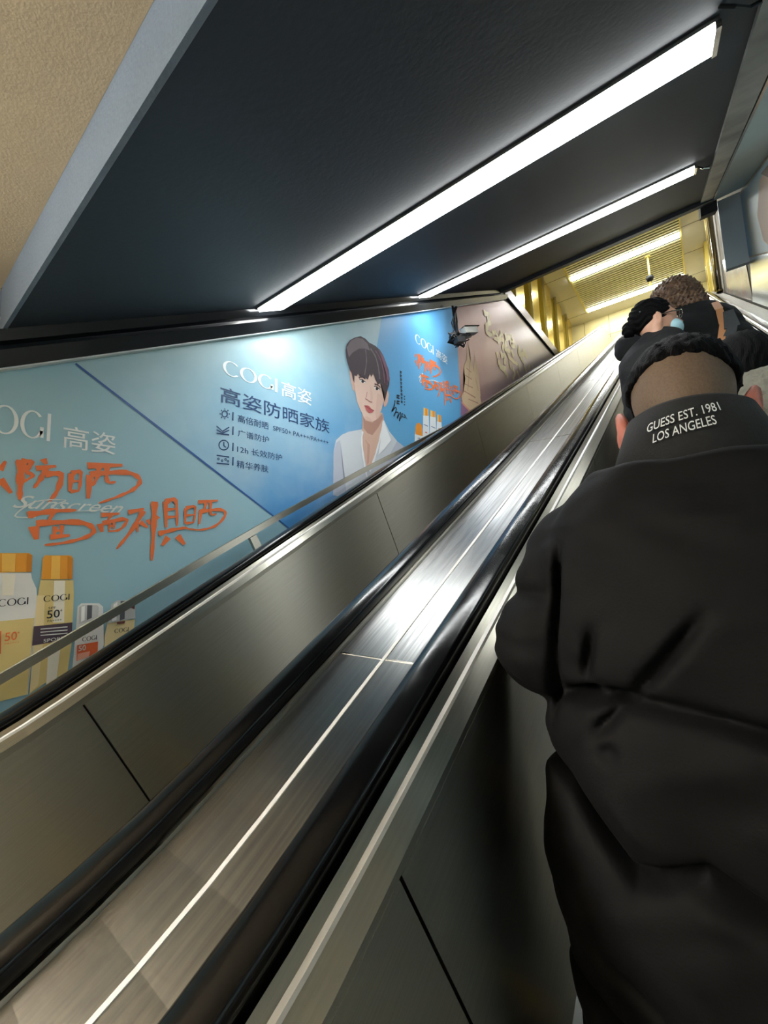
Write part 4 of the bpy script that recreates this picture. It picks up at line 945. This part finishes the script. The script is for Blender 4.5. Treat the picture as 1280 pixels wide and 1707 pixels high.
for (a, b) in zip(st_, st_[1:]):
    a = Vector(a); b = Vector(b); sp_.hexa([a+Vector((-.03,0,0)), a+Vector((.03,0,0)), a+Vector((.03,.006,0)), a+Vector((-.03,.006,0)), b+Vector((-.02,0,0)), b+Vector((.02,0,0)), b+Vector((.02,.006,0)), b+Vector((-.02,.006,0))])
sp_.build('flap', M['greyc'], bag)
for q in bag.children:
    q.data.transform(Matrix.Translation((.045, CY-2.15, -.10)))

# --- the masked person turning to the right
t, T, F_, hc, k = person('person with black pinned-up hair, glasses and a pale blue face mask, head turned right', None, -.115, 2.42, tread(2.45), 1.61, look=-1.25, pitch=.05, fat=.78, shoulders=.115, headoff=(-.0, 0, .035),
    elbows=[(-.235, 2.46, tread(2.45)+.98), (.03, 2.46, tread(2.45)+.98)])
G_ = Field((hc[0]-.2, hc[1]-.2, hc[2]-.2), (hc[0]+.2, hc[1]+.2, hc[2]+.18), .005)
h_ = G_.ell(T(0, -.02, .035), (.086*k, .105*k, .098*k), -1.15)
Tx = Vector(T(0, 1, 0))-Vector(T(0, 0, 0)); Tx.normalize()
fr = (G_.X-hc[0])*Tx.x+(G_.Y-hc[1])*Tx.y
h_ = smax(h_, fr-(.045+.25*(G_.Z-hc[2])), .012); h_ = smax(h_, (hc[2]-.05+.6*np.maximum(fr+.01, 0))-G_.Z, .012)
h_ = smin(h_, G_.ell(T(0, -.125, -.01), (.035, .035, .04)), .015)+.003*np.sin(G_.Z*220+3*np.sin(G_.X*60))
G_.mesh(h_, 'hair', M['hair'], t)
mk = G_.ell(T(0, .062, -.058), (.056, .055, .05), -1.15); mk = smax(mk, -(fr-.035), .006)
G_.mesh(mk, 'face_mask', M['mask'], t)
gm = MB()
for e_ in (-1, 1):
    gm.tube([T(.078*e_, .0, .0), T(.072*e_, .06, .006), T(.056*e_, .104, .008)], .0028, 6)
    gm.tube([T((.032+.024*math.cos(a*math.pi/6))*e_, .108, .0+.019*math.sin(a*math.pi/6)) for a in range(13)], .0022, 6)
gm.tube([T(-.01, .112, .006), T(.01, .112, .006)], .0022, 6)
for q in gm.v: q.z += ZC
gm.build('glasses', M['trim'], t)
cl_ = MB().tube([Vector(T(.03, -.10, .055))+Vector((0, 0, ZC)), Vector(T(.07, -.075, .045))+Vector((0, 0, ZC))], .006, 8).build('hair_clip', M['trim'], t)

# --- the person in a fleece coat, right of the nearest man's ear
t, T, F_, hc, k = person('person in a grey brown fleece coat with dark hair, mostly hidden behind the nearest person', None, .15, 1.70, tread(1.65), 1.50, look=.3, pitch=-.2, fat=1.0, shoulders=.15, top=M['fleece'], headoff=(-.02, .02, 0),
    elbows=[(-.03, 1.72, tread(1.65)+1.0), (.34, 1.70, tread(1.65)+1.0)])
G_ = Field((hc[0]-.2, hc[1]-.2, hc[2]-.2), (hc[0]+.2, hc[1]+.2, hc[2]+.18), .005)
h_ = smin(G_.ell(T(0, -.02, .025), (.09*k, .108*k, .105*k), .3), G_.ell(T(0, -.06, -.07), (.075, .05, .07), .3), .04)
h_ = smax(h_, (G_.Y-(hc[1]+.05)), .012)+.0015*np.sin(G_.X*300+3*np.sin(G_.Z*50))
G_.mesh(h_, 'hair', M['hair'], t)
